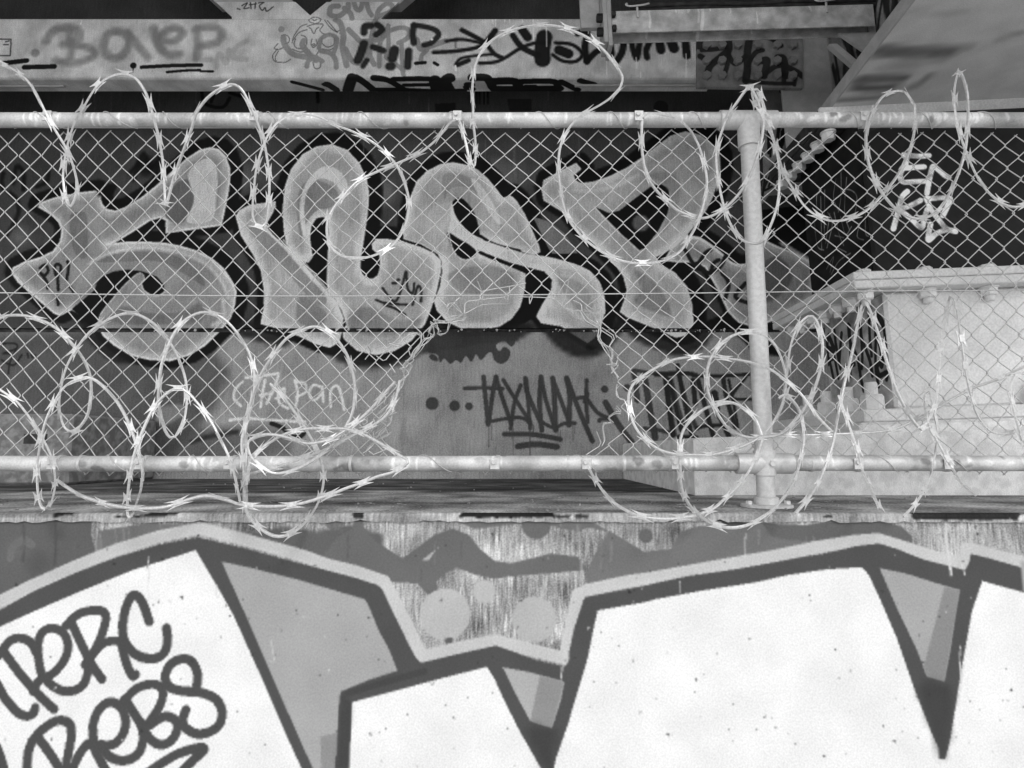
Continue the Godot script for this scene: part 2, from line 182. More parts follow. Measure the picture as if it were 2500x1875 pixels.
	[0,146,100,0.0,3.3,0,[-3178,1808,-3054,1854,-2890,1889,-2790,1901,-2756,1883,-2752,1843,-2736,1805,-2702,1773,-2646,1761,-2581,1785,-2475,1854,-2370,1947,-2265,2053,-2181,2136,-2105,2189,-2039,2207,-1982,2195,-1934,2147,-1902,2065,-1895,1994,-1903,1889,-1919,1773,-1935,1669,-2292,1617,-2298,1704,-2344,1724,-2409,1704,-2514,1629,-2619,1560,-2684,1534,-2563,1545,-2453,1549,-2309,1541,-2197,1520,-2085,1486,-1983,1435,-1902,1367,-1843,1282,-1812,1215,-1818,1126,-1840,1037,-1891,970,-1993,860,-2097,794,-2213,760,-2343,767,-2464,794,-2577,860,-2658,926,-2696,1003,-2878,1098,-2951,1059,-2985,1070,-3137,1193,-3244,1282,-3288,1339,-3286,1373,-3213,1412,-3116,1441,-3032,1486,-2989,1554,-2985,1635,-3018,1704,-3078,1750]],
	[2,112,85,37.5,28.7,0,[-3178,1808,-3054,1854,-2890,1889,-2790,1901,-2756,1883,-2752,1843,-2736,1805,-2702,1773,-2646,1761,-2581,1785,-2475,1854,-2370,1947,-2265,2053,-2181,2136,-2105,2189,-2039,2207,-1982,2195,-1934,2147,-1902,2065,-1895,1994,-1903,1889,-1919,1773,-1935,1669,-2292,1617,-2298,1704,-2344,1724,-2409,1704,-2514,1629,-2619,1560,-2684,1534,-2563,1545,-2453,1549,-2309,1541,-2197,1520,-2085,1486,-1983,1435,-1902,1367,-1843,1282,-1812,1215,-1818,1126,-1840,1037,-1891,970,-1993,860,-2097,794,-2213,760,-2343,767,-2464,794,-2577,860,-2658,926,-2696,1003,-2878,1098,-2951,1059,-2985,1070,-3137,1193,-3244,1282,-3288,1339,-3286,1373,-3213,1412,-3116,1441,-3032,1486,-2989,1554,-2985,1635,-3018,1704,-3078,1750]],
	[1,212,95,15.4,4.4,0,[-3178,1808,-3054,1854,-2890,1889,-2790,1901,-2756,1883,-2752,1843,-2736,1805,-2702,1773,-2646,1761,-2581,1785,-2475,1854,-2370,1947,-2265,2053,-2181,2136,-2105,2189,-2039,2207,-1982,2195,-1934,2147,-1902,2065,-1895,1994,-1903,1889,-1919,1773,-1935,1669,-2292,1617,-2298,1704,-2344,1724,-2409,1704,-2514,1629,-2619,1560,-2684,1534,-2563,1545,-2453,1549,-2309,1541,-2197,1520,-2085,1486,-1983,1435,-1902,1367,-1843,1282,-1812,1215,-1818,1126,-1840,1037,-1891,970,-1993,860,-2097,794,-2213,760,-2343,767,-2464,794,-2577,860,-2658,926,-2696,1003,-2878,1098,-2951,1059,-2985,1070,-3137,1193,-3244,1282,-3288,1339,-3286,1373,-3213,1412,-3116,1441,-3032,1486,-2989,1554,-2985,1635,-3018,1704,-3078,1750,-3178,1808]],
	[0,168,100,0.0,3.3,0,[-1833,1727,-1813,1767,-1748,1802,-1583,1825,-1596,1761,-1632,1692,-1641,1658,-1583,1589,-1491,1509,-1399,1418,-1319,1327,-1227,1226,-1148,1137,-1106,1037,-1109,959,-1128,882,-1181,849,-1269,871,-1379,921,-1489,965,-1632,1003,-1616,1114,-1621,1226,-1649,1361,-1710,1475,-1793,1600]],
	[2,134,85,37.3,28.5,0,[-1833,1727,-1813,1767,-1748,1802,-1583,1825,-1596,1761,-1632,1692,-1641,1658,-1583,1589,-1491,1509,-1399,1418,-1319,1327,-1227,1226,-1148,1137,-1106,1037,-1109,959,-1128,882,-1181,849,-1269,871,-1379,921,-1489,965,-1632,1003,-1616,1114,-1621,1226,-1649,1361,-1710,1475,-1793,1600]],
	[1,234,95,15.4,4.4,0,[-1833,1727,-1813,1767,-1748,1802,-1583,1825,-1596,1761,-1632,1692,-1641,1658,-1583,1589,-1491,1509,-1399,1418,-1319,1327,-1227,1226,-1148,1137,-1106,1037,-1109,959,-1128,882,-1181,849,-1269,871,-1379,921,-1489,965,-1632,1003,-1616,1114,-1621,1226,-1649,1361,-1710,1475,-1793,1600,-1833,1727]],
	[0,168,100,0.0,3.3,0,[-1344,1418,-1421,1435,-1480,1509,-1507,1623,-1524,1773,-1515,1936,-1481,2053,-1407,2159,-1319,2213,-1218,2228,-1115,2189,-1034,2100,-982,1994,-962,1889,-967,1750,-985,1589,-1003,1452,-1006,1373,-988,1327,-949,1296,-911,1296,-878,1322,-863,1384,-868,1463,-916,1503,-922,1537,-896,1566,-846,1568,-724,1549,-602,1509,-519,1469,-477,1423,-478,1339,-499,1226,-535,1103,-571,1003,-656,893,-763,827,-881,800,-1001,827,-1090,904,-1097,959,-1071,992,-1107,1092,-1153,1170,-1200,1221,-1211,1271,-1211,1384,-1209,1509,-1208,1612,-1222,1704,-1256,1732,-1306,1721,-1342,1658,-1344,1566,-1323,1452]],
	[2,134,85,37.5,28.6,0,[-1344,1418,-1421,1435,-1480,1509,-1507,1623,-1524,1773,-1515,1936,-1481,2053,-1407,2159,-1319,2213,-1218,2228,-1115,2189,-1034,2100,-982,1994,-962,1889,-967,1750,-985,1589,-1003,1452,-1006,1373,-988,1327,-949,1296,-911,1296,-878,1322,-863,1384,-868,1463,-916,1503,-922,1537,-896,1566,-846,1568,-724,1549,-602,1509,-519,1469,-477,1423,-478,1339,-499,1226,-535,1103,-571,1003,-656,893,-763,827,-881,800,-1001,827,-1090,904,-1097,959,-1071,992,-1107,1092,-1153,1170,-1200,1221,-1211,1271,-1211,1384,-1209,1509,-1208,1612,-1222,1704,-1256,1732,-1306,1721,-1342,1658,-1344,1566,-1323,1452]],
	[1,234,95,15.4,4.4,0,[-1344,1418,-1421,1435,-1480,1509,-1507,1623,-1524,1773,-1515,1936,-1481,2053,-1407,2159,-1319,2213,-1218,2228,-1115,2189,-1034,2100,-982,1994,-962,1889,-967,1750,-985,1589,-1003,1452,-1006,1373,-988,1327,-949,1296,-911,1296,-878,1322,-863,1384,-868,1463,-916,1503,-922,1537,-896,1566,-846,1568,-724,1549,-602,1509,-519,1469,-477,1423,-478,1339,-499,1226,-535,1103,-571,1003,-656,893,-763,827,-881,800,-1001,827,-1090,904,-1097,959,-1071,992,-1107,1092,-1153,1170,-1200,1221,-1211,1271,-1211,1384,-1209,1509,-1208,1612,-1222,1704,-1256,1732,-1306,1721,-1342,1658,-1344,1566,-1323,1452,-1344,1418]],
	[0,170,100,0.0,3.3,0,[-714,1577,-705,1692,-680,1843,-632,1971,-567,2041,-478,2088,-399,2100,-309,2082,-231,2047,-163,1983,-107,1912,-62,1848,-12,1868,27,1831,82,1738,126,1635,170,1532,181,1486,147,1469,81,1486,-62,1520,-206,1577,-238,1497,-161,1452,-18,1395,87,1361,92,1327,81,1215,48,1114,-7,1037,-83,987,-202,965,-332,976,-420,1020,-486,1092,-503,1148,-466,1249,-454,1339,-457,1418,-486,1475,-603,1543]],
	[2,136,85,37.5,28.7,0,[-714,1577,-705,1692,-680,1843,-632,1971,-567,2041,-478,2088,-399,2100,-309,2082,-231,2047,-163,1983,-107,1912,-62,1848,-12,1868,27,1831,82,1738,126,1635,170,1532,181,1486,147,1469,81,1486,-62,1520,-206,1577,-238,1497,-161,1452,-18,1395,87,1361,92,1327,81,1215,48,1114,-7,1037,-83,987,-202,965,-332,976,-420,1020,-486,1092,-503,1148,-466,1249,-454,1339,-457,1418,-486,1475,-603,1543]],
	[1,236,95,15.4,4.4,0,[-714,1577,-705,1692,-680,1843,-632,1971,-567,2041,-478,2088,-399,2100,-309,2082,-231,2047,-163,1983,-107,1912,-62,1848,-12,1868,27,1831,82,1738,126,1635,170,1532,181,1486,147,1469,81,1486,-62,1520,-206,1577,-238,1497,-161,1452,-18,1395,87,1361,92,1327,81,1215,48,1114,-7,1037,-83,987,-202,965,-332,976,-420,1020,-486,1092,-503,1148,-466,1249,-454,1339,-457,1418,-486,1475,-603,1543,-714,1577]],
	[0,140,100,0.0,3.3,0,[1012,1429,1094,1566,1161,1591,1238,1580,1313,1532,1388,1469,1440,1412,1494,1390,1561,1401,1608,1475,1657,1566,1775,1509,1883,1463,1992,1401,1978,1170,1875,1114,1740,1037,1630,1003,1542,992,1478,1014,1416,1081,1356,1226,1274,1384,1166,1418,1089,1418]],
	[2,106,85,37.3,28.5,0,[1012,1429,1094,1566,1161,1591,1238,1580,1313,1532,1388,1469,1440,1412,1494,1390,1561,1401,1608,1475,1657,1566,1775,1509,1883,1463,1992,1401,1978,1170,1875,1114,1740,1037,1630,1003,1542,992,1478,1014,1416,1081,1356,1226,1274,1384,1166,1418,1089,1418]],
	[1,206,95,15.4,4.4,0,[1012,1429,1094,1566,1161,1591,1238,1580,1313,1532,1388,1469,1440,1412,1494,1390,1561,1401,1608,1475,1657,1566,1775,1509,1883,1463,1992,1401,1978,1170,1875,1114,1740,1037,1630,1003,1542,992,1478,1014,1416,1081,1356,1226,1274,1384,1166,1418,1089,1418,1012,1429]],
	[0,170,100,0.0,3.3,0,[205,1912,217,1977,329,2041,430,2094,458,2059,407,2018,418,1977,462,1953,552,1965,664,2006,777,2065,892,2147,1006,2236,1076,2290,1174,2320,1274,2296,1351,2230,1392,2147,1395,2065,1374,1971,1337,1866,1289,1773,1219,1681,1161,1612,1085,1532,995,1475,940,1452,971,1395,1068,1339,1142,1249,1171,1137,1177,1003,1120,926,1066,915,916,981,755,1048,712,1081,746,1170,759,1226,739,1316,696,1384,632,1452,545,1543,436,1646,360,1750,216,1843]],
	[2,136,85,37.7,28.8,0,[205,1912,217,1977,329,2041,430,2094,458,2059,407,2018,418,1977,462,1953,552,1965,664,2006,777,2065,892,2147,1006,2236,1076,2290,1174,2320,1274,2296,1351,2230,1392,2147,1395,2065,1374,1971,1337,1866,1289,1773,1219,1681,1161,1612,1085,1532,995,1475,940,1452,971,1395,1068,1339,1142,1249,1171,1137,1177,1003,1120,926,1066,915,916,981,755,1048,712,1081,746,1170,759,1226,739,1316,696,1384,632,1452,545,1543,436,1646,360,1750,216,1843]],
	[1,236,95,15.5,4.4,0,[205,1912,217,1977,329,2041,430,2094,458,2059,407,2018,418,1977,462,1953,552,1965,664,2006,777,2065,892,2147,1006,2236,1076,2290,1174,2320,1274,2296,1351,2230,1392,2147,1395,2065,1374,1971,1337,1866,1289,1773,1219,1681,1161,1612,1085,1532,995,1475,940,1452,971,1395,1068,1339,1142,1249,1171,1137,1177,1003,1120,926,1066,915,916,981,755,1048,712,1081,746,1170,759,1226,739,1316,696,1384,632,1452,545,1543,436,1646,360,1750,216,1843,205,1912]],
	[0,14,100,0.0,3.3,0,[-2736,1226,-2729,1271,-2699,1316,-2625,1350,-2528,1363,-2428,1350,-2338,1316,-2285,1260,-2281,1209,-2318,1187,-2373,1195,-2417,1226,-2433,1271,-2417,1294,-2428,1325,-2451,1339,-2491,1314,-2552,1249,-2621,1159,-2680,1075,-2696,1003,-2750,992,-2878,1098]],
	[1,168,90,9.8,4.4,1,[-2697,1014,-2680,1075,-2621,1159,-2552,1249,-2491,1314,-2451,1339,-2426,1325,-2417,1294,-2433,1271,-2417,1226,-2373,1195,-2318,1187,-2276,1215]],
	[0,84,100,0.0,6.7,1,[-2258,1947,-2160,1983,-2126,1889,-2155,1727,-2230,1681,-2312,1750]],
	[0,172,85,0.0,8.9,1,[-2174,2030,-2057,2136,-1985,2053,-1976,1889,-1998,1704,-2164,1692,-2123,1843]],
	[0,90,85,0.0,8.9,1,[-2943,1727,-2890,1756,-2832,1727,-2809,1452,-2901,1497]],
	[0,88,75,0.0,10.9,1,[-2675,1014,-2542,1114,-2364,1070,-2158,1081,-2042,1137,-2056,1003,-2642,1003]],
	[0,96,95,0.0,8.8,1,[-2762,1418,-2613,1475,-2393,1486,-2215,1452,-2077,1361,-2016,1249,-2164,1339,-2334,1418,-2543,1418]],
	[1,170,70,24.2,11.0,1,[-2784,1406,-2657,1475,-2483,1509,-2306,1503,-2150,1463,-2013,1395,-1908,1282,-1858,1170]],
	[1,175,70,28.3,15.2,1,[-1890,1159,-1884,1048,-1946,992]],
	[0,112,95,0.0,8.8,1,[-1751,1635,-1674,1646,-1536,1532,-1363,1339,-1214,1170,-1278,1126,-1438,1294,-1623,1497]],
	[0,102,85,0.0,10.9,1,[-1390,1193,-1301,1148,-1210,1059,-1272,970,-1405,1026]],
	[1,185,80,17.8,8.9,1,[-1581,1796,-1759,1785,-1811,1727]],
	[1,190,70,15.3,8.8,1,[-1516,1566,-1308,1339,-1171,1170,-1123,1037]],
	[0,108,95,0.0,8.9,1,[-1432,1843,-1402,1947,-1326,1983,-1247,1959,-1178,1912,-1153,1843,-1218,1785,-1295,1773,-1370,1681,-1398,1566,-1425,1681]],
	[0,196,90,0.0,8.9,1,[-1389,1612,-1418,1773,-1391,1936,-1306,2053,-1217,2077,-1125,2006,-1088,1889,-1133,1889,-1191,1959,-1281,1994,-1357,1936,-1385,1796,-1367,1612]],
	[0,112,85,0.0,15.2,1,[-1062,1059,-933,1114,-746,1026,-594,1037,-657,948,-873,915,-1048,959]],
	[1,190,80,15.4,8.8,1,[-901,1549,-735,1532,-580,1486,-501,1418,-502,1327]],
	[1,185,60,21.9,13.1,1,[-1005,1327,-948,1271,-882,1271]],
	[0,150,100,0.0,6.6,0,[-714,1577,-603,1543,-458,1452,-410,1543,-422,1623,-412,1785,-385,1843,-518,1796]],
	[0,14,100,0.0,3.3,1,[-396,1814,-385,1843,-341,1854,-296,1819,-251,1750,-223,1658,-217,1583,-272,1609,-339,1675,-384,1744]],
	[0,14,100,0.0,3.3,1,[-429,1621,-360,1577,-283,1532,-236,1484,-260,1446,-315,1431,-370,1463,-410,1543]],
	[1,14,100,37.4,4.4,1,[-205,1486,-117,1446,-7,1401,92,1356]],
	[1,14,100,26.5,4.4,1,[-211,1589,-117,1532,48,1488]],
	[0,14,100,0.0,4.4,0,[92,1356,213,1356,267,1294,256,1215,201,1137,157,1048,80,1003,4,1003,59,1114,86,1237]],
	[0,178,100,0.0,3.3,0,[-402,1808,-384,1738,-339,1669,-272,1606,-194,1566,-62,1520,81,1475,246,1446,411,1403,509,1356,574,1282,605,1181,608,1081,579,970,535,904,491,871,427,910,319,981,189,1003,157,1048,201,1137,256,1226,262,1294,213,1350,103,1378,-18,1412,-161,1469,-238,1503,-283,1537,-360,1583,-422,1623,-411,1704,-412,1785]],
	[2,146,80,37.3,28.5,0,[-402,1808,-384,1738,-339,1669,-272,1606,-194,1566,-62,1520,81,1475,246,1446,411,1403,509,1356,574,1282,605,1181,608,1081,579,970,535,904,491,871,427,910,319,981,189,1003,157,1048,201,1137,256,1226,262,1294,213,1350,103,1378,-18,1412,-161,1469,-238,1503,-283,1537,-360,1583,-422,1623,-411,1704,-412,1785]],
	[1,205,90,11.1,4.4,1,[-402,1808,-384,1738,-339,1669,-272,1606,-194,1566]],
	[1,200,90,9.9,5.5,1,[81,1463,246,1443,411,1397,509,1350,574,1271,602,1170,603,1070]],
	[1,200,90,9.9,4.4,1,[-422,1623,-398,1520,-364,1458,-309,1429,-249,1446]],
	[0,112,70,0.0,8.9,1,[-452,1843,-465,2006,-387,2030,-286,1994,-185,1877,-84,1704,-62,1612,-118,1750,-230,1889,-342,1936,-420,1912]],
	[0,108,75,0.0,15.3,1,[-423,1327,-270,1384,-106,1384,4,1327,-7,1226,-160,1193,-335,1215]],
	[0,198,75,0.0,8.9,1,[-275,1983,-230,1971,-140,1843,-73,1681,-118,1704,-207,1843]],
	[0,120,75,0.0,15.3,1,[300,1305,410,1294,496,1226,527,1114,450,1070,343,1204]],
	[0,190,50,0.0,8.7,0,[320,1126,407,1092,493,1014,407,1037]],
	[0,14,100,0.0,3.3,0,[549,1796,648,1750,715,1767,840,1866,931,1936,998,1953,1048,1924,1056,1843,1037,1750,967,1623,875,1509,842,1495,723,1612,636,1704]],
	[1,92,90,115.2,17.7,0,[857,1681]],
	[1,200,90,8.9,4.4,1,[549,1796,636,1692,723,1600,842,1486]],
	[0,96,100,0.0,8.8,0,[137,1727,248,1692,347,1612,434,1475,269,1469,247,1497,192,1612]],
	[0,118,85,0.0,11.1,1,[888,2006,1046,2041,1122,1971,1118,1843,1080,1727,999,1612,1062,1843,999,1971]],
	[1,188,60,29.0,15.6,1,[417,1912,551,1907,708,1947,843,2018]],
	[0,104,85,0.0,10.9,1,[806,1361,924,1294,1008,1170,1037,1048,919,1081,801,1148,846,1237]],
	[0,74,85,0.0,15.3,1,[1648,1384,1739,1452,1824,1395,1841,1294,1747,1181,1648,1159]],
	[1,176,70,33.0,17.6,1,[1788,1543,1884,1475,1979,1418]],
	[1,196,90,15.4,6.6,1,[1105,1566,1171,1583,1248,1572,1324,1520,1398,1452,1462,1401,1544,1390]],
	[1,26,100,26.4,5.5,1,[1146,1497,1209,1395,1278,1475,1312,1497]],
	[1,26,100,26.4,5.5,1,[1220,1406,1295,1339,1330,1406,1364,1429]],
	[1,26,100,26.4,5.5,1,[1306,1339,1373,1384,1409,1452]],
	[1,26,100,26.3,5.5,1,[1382,1339,1424,1271,1397,1170]],
	[1,26,100,26.2,5.5,1,[1533,1271,1463,1181,1549,1137]],
	[1,34,95,16.4,5.5,1,[-849,1237,-770,1148,-728,1226,-698,1350,-685,1237,-651,1204,-642,1271]],
	[1,34,95,16.4,5.5,1,[-784,1271,-762,1271]],
	[1,34,95,16.4,5.5,1,[-752,1294,-741,1294]],
	[1,34,95,16.4,5.5,1,[-890,1159,-824,1137,-682,1126]],
	[1,34,95,16.3,5.4,1,[-835,1126,-769,1103,-697,1059]],
	[1,34,95,16.4,5.5,1,[-650,1126,-619,1249,-597,1226,-596,1148]],
	[1,24,100,19.7,5.5,1,[-3110,1373,-3079,1395,-3054,1356,-3078,1322,-3102,1339,-3058,1282,-3049,1237]],
	[1,24,100,19.8,5.5,1,[-3017,1373,-3003,1401,-2974,1384,-2975,1339,-3002,1327,-3010,1361]],
	[1,24,100,19.7,5.5,1,[-2991,1327,-2977,1226]],
	[1,24,100,19.8,5.5,1,[-2933,1418,-2922,1384,-2928,1294]],
	[1,24,100,19.6,5.5,1,[-2977,1170,-2968,1126]],
	[1,24,100,19.7,5.5,1,[-2902,1249,-2877,1215]],
	[1,16,90,29.0,11.2,1,[-3416,2030,-3422,1971,-3405,1912]],
	[1,16,90,29.1,11.2,1,[-3342,1959,-3331,2077,-3282,2030,-3271,1912]],
	[1,16,90,29.1,11.2,1,[-3184,1936,-3120,1971,-3115,2041]],
	[1,16,90,28.9,11.1,1,[-3358,1889,-3309,1843,-3289,1750,-3333,1635,-3352,1600]],
	[1,16,90,29.1,11.2,1,[-2540,1983,-2486,2171,-2433,2053,-2372,2147,-2396,2006]],
	[1,16,90,29.1,11.2,1,[-2566,2030,-2504,2112]],
	[1,10,80,134.5,22.4,0,[-2457,2077]],
	[1,10,90,66.7,17.8,0,[-3194,1808]],
	[1,12,90,44.6,11.1,1,[-2756,1889,-2670,1936,-2708,1843,-2617,1819]],
	[1,30,90,13.0,4.3,1,[-3302,869,-3227,869,-3213,837,-3296,804,-3253,804]],
	[1,30,90,12.9,4.3,1,[-3213,837,-3247,749,-3251,673]],
	[1,30,90,12.9,4.3,1,[-3302,760,-3224,727,-3176,793]],
	[1,30,90,13.0,4.3,1,[-3139,804,-3131,776]],
	[1,30,90,13.0,4.3,1,[-3112,798,-3104,776]],
	[1,30,90,12.9,4.3,1,[-3090,793,-3085,776]],
	[1,222,90,18.2,7.5,1,[-1737,619,-1780,570,-1785,511,-1739,463]],
	[1,222,90,18.3,7.5,1,[-1717,646,-1605,660,-1508,673]],
	[1,222,90,18.2,7.5,1,[-1592,630,-1604,543,-1611,457]],
	[1,222,90,18.2,7.5,1,[-1574,479,-1536,565,-1508,657]],
	[1,222,90,18.2,7.5,1,[-1620,533,-1556,543]],
	[1,222,90,18.2,7.5,1,[-1517,511,-1470,533,-1466,576,-1503,543,-1489,479,-1434,447]],
	[1,222,90,18.2,7.5,1,[-1399,630,-1379,543,-1386,457]],
	[1,222,90,18.2,7.5,1,[-1393,619,-1334,608,-1326,554,-1384,522]],
	[1,222,90,18.2,7.5,1,[-1231,586,-1280,597,-1304,543,-1271,500,-1224,543,-1220,586,-1211,490]],
	[1,222,90,18.2,7.5,1,[-1162,457,-1168,543,-1150,586,-1118,586,-1095,522,-1076,441]],
	[1,222,90,18.1,7.5,1,[-1804,372,-1698,383,-1527,372,-1324,361]],
	[1,20,90,27.7,6.4,1,[-1536,351,-1460,319,-1416,271,-1352,266,-1321,298]],
	[1,30,70,31.9,17.0,1,[-2040,234,-1936,266,-1757,298]],
	[0,44,85,0.0,19.5,0,[-590,804,-506,958,-224,969,26,958,48,880,-61,913,-115,869,-223,869,-331,837,-450,826,-525,804]],
	[0,46,90,0.0,7.6,1,[-551,826,-519,806,-482,793,-465,744,-438,771,-400,736,-362,760,-330,744,-298,787,-263,749,-233,798,-201,760,-158,804,-131,809,-114,760,-71,736,-28,760,-11,815,-50,848,-82,820,-104,859,-50,886,-1,848,15,902,-115,924,-332,913,-505,913]],
	[0,46,90,0.0,5.4,1,[-537,782,-519,802,-487,782,-479,755,-513,758]],
	[0,36,70,0.0,15.2,0,[199,958,351,880,425,782,491,859,577,837,622,913,536,969]],
	[1,52,95,25.7,4.3,1,[-305,576,-178,580,-60,574]],
	[1,52,95,30.0,4.3,1,[-183,651,-173,543,-153,345]],
	[1,52,95,30.0,4.3,1,[-103,651,-124,543,-147,372]],
	[1,52,95,27.8,4.3,1,[-103,651,-71,543,-6,351]],
	[1,52,95,25.7,4.3,1,[-55,630,4,533,116,361]],
	[1,52,95,25.7,4.3,1,[56,597,15,479,-9,319]],
	[1,52,95,30.0,4.3,1,[86,643,101,543,185,351]],
	[1,52,95,25.7,4.3,1,[92,630,106,457,116,319]],
	[1,52,95,32.1,4.3,1,[187,651,177,479,190,308]],
	[1,52,95,27.8,4.3,1,[189,646,218,500,275,319]],
	[1,52,95,34.2,4.3,1,[262,643,272,522,279,308]],
	[1,52,95,27.8,4.3,1,[264,635,314,500,361,372]],
	[1,52,95,34.2,4.3,1,[352,643,370,533,364,340]],
	[1,52,95,32.0,4.3,1,[357,635,421,457,512,239]],
	[1,52,95,25.7,4.3,1,[481,630,477,479,484,361]],
	[1,52,95,25.6,4.3,1,[422,513,475,511,549,420,633,381]],
	[1,52,95,23.6,4.3,1,[464,490,486,543]],
	[1,52,95,23.4,4.3,1,[-161,359,-28,383,68,385,121,345]],
	[1,52,95,23.4,4.3,1,[196,356,270,324,334,351,404,353]],
	[1,52,95,31.9,4.3,1,[-49,282,100,283,206,270,307,250]],
	[1,52,95,38.2,4.2,1,[38,205,153,219,285,202]],
	[1,52,95,40.5,4.3,1,[601,484,675,351,763,229]],
	[1,52,95,25.6,4.3,1,[558,367,569,377,638,381]],
	[1,52,95,36.5,4.3,1,[787,684,800,586,804,500]],
	[1,52,95,23.7,4.3,1,[790,695,918,675,1069,678,1189,668]],
	[1,52,95,42.7,4.3,1,[858,630,885,436,912,261]],
	[1,52,95,36.3,4.3,1,[993,646,1009,479,1030,287]],
	[1,52,95,32.1,4.3,1,[1025,630,1062,457,1100,319]],
	[1,52,95,27.8,4.3,1,[1079,651,1117,500,1177,319]],
	[1,52,95,25.5,4.3,1,[845,319,940,308,1040,282]],
	[1,52,95,31.9,4.2,1,[1067,266,1175,261]],
	[1,34,95,23.7,4.3,1,[925,664,1140,673,1183,657,1355,657,1527,668]],
	[1,34,95,32.1,4.3,1,[989,646,1005,479,1026,276]],
	[1,34,95,27.8,4.3,1,[1015,630,1048,457,1080,308]],
	[1,34,95,27.8,4.3,1,[1072,727,1094,565,1143,287]],
	[1,34,95,32.2,4.3,1,[1166,630,1176,479]],
	[1,34,95,32.1,4.3,1,[1198,630,1240,457,1281,276]],
	[1,34,95,47.1,4.3,1,[1302,543,1309,447]],
	[1,34,95,32.0,4.3,1,[1294,479,1333,383,1382,271]],
	[1,34,95,30.0,4.3,1,[1360,646,1381,500,1427,329]],
	[1,34,95,19.2,4.3,1,[1397,630,1422,479,1443,329]],
	[1,34,95,21.4,4.3,1,[1510,651,1437,565,1418,511,1552,506]],
	[1,34,95,27.6,4.2,1,[1063,261,1158,261]],
	[1,34,95,23.4,4.3,1,[1181,319,1235,335,1363,340]],
	[1,60,80,5.3,2.1,1,[-150,340,-149,202]],
	[1,60,80,5.3,2.1,1,[-132,340,-131,245]],
	[1,60,80,5.3,2.1,1,[4,319,5,150]],
	[1,60,80,5.3,2.1,1,[-17,329,-16,266]],
	[1,60,80,5.3,2.1,1,[114,340,114,150]],
	[1,60,80,5.3,2.1,1,[137,340,138,276]],
	[1,60,80,5.3,2.1,1,[291,308,292,266]],
	[1,60,80,5.3,2.1,1,[307,308,308,255]],
	[1,60,80,5.3,2.1,1,[388,351,387,245]],
	[1,60,80,5.3,2.1,1,[398,351,399,287]],
	[1,52,95,83.4,4.3,0,[-512,479]],
	[1,52,95,68.4,4.3,0,[-368,464]],
	[1,52,95,49.2,4.3,0,[-276,461]],
	[1,52,95,47.2,4.3,0,[596,571]],
	[1,52,95,47.2,4.3,0,[741,581]],
	[1,96,70,4.3,3.2,1,[-699,630,-698,415,-695,150]],
	[0,104,50,0.0,10.6,0,[-721,383,-668,393,-677,308,-654,234,-706,202]],
	[1,18,90,22.7,6.3,1,[-2118,2607,-2088,2526,-1973,2499,-1926,2567]],
	[1,18,90,22.7,6.3,1,[-2029,2607,-2051,2540]],
	[1,18,90,22.7,6.3,1,[-1928,2607,-1851,2580]],
	[1,18,90,22.7,6.3,1,[-1328,2607,-1321,2540]],
	[0,30,100,0.0,5.0,0,[-524,2526,-385,2533,-385,2466,-523,2466]],
	[0,34,100,0.0,5.0,0,[-32,2560,132,2560,132,2473,-19,2473]],
	[1,32,100,100.8,7.6,0,[1014,2499]],
	[1,78,60,5.0,2.5,1,[-2851,2607,-2824,2273]],
	[1,78,60,5.0,2.5,1,[-2737,2607,-2727,2473]],
	[1,78,60,5.0,2.5,1,[-2409,2620,-2391,2352]],
	[1,78,60,5.1,2.5,1,[-2156,2620,-2151,2526]],
	[1,78,60,5.1,2.5,1,[-2926,2593,-2920,2526]],
	[1,90,60,5.1,2.5,1,[-702,2620,-701,2526]],
	[1,90,60,5.0,2.5,1,[-569,2567,-567,2459]],
	[1,90,60,5.1,2.5,1,[246,2620,246,2553]],
	[1,100,60,5.6,3.4,1,[-182,2266,-181,2112]],
	[1,100,60,5.6,3.4,1,[16,2242,16,1983]],
	[1,100,60,5.6,3.4,1,[456,2326,453,2112]],
	[1,100,60,5.6,3.4,1,[-1005,2290,-1001,2159]],
	[1,100,60,5.6,3.3,1,[-285,1889,-285,1796]],
	[1,8,90,10.1,3.8,1,[-241,2620,-240,2526]],
	[1,8,90,10.1,3.8,1,[-222,2620,-221,2526]],
	[1,8,90,10.1,3.8,1,[-190,2620,-190,2526]],
	[1,8,90,10.1,3.8,1,[-165,2620,-164,2526]],
]
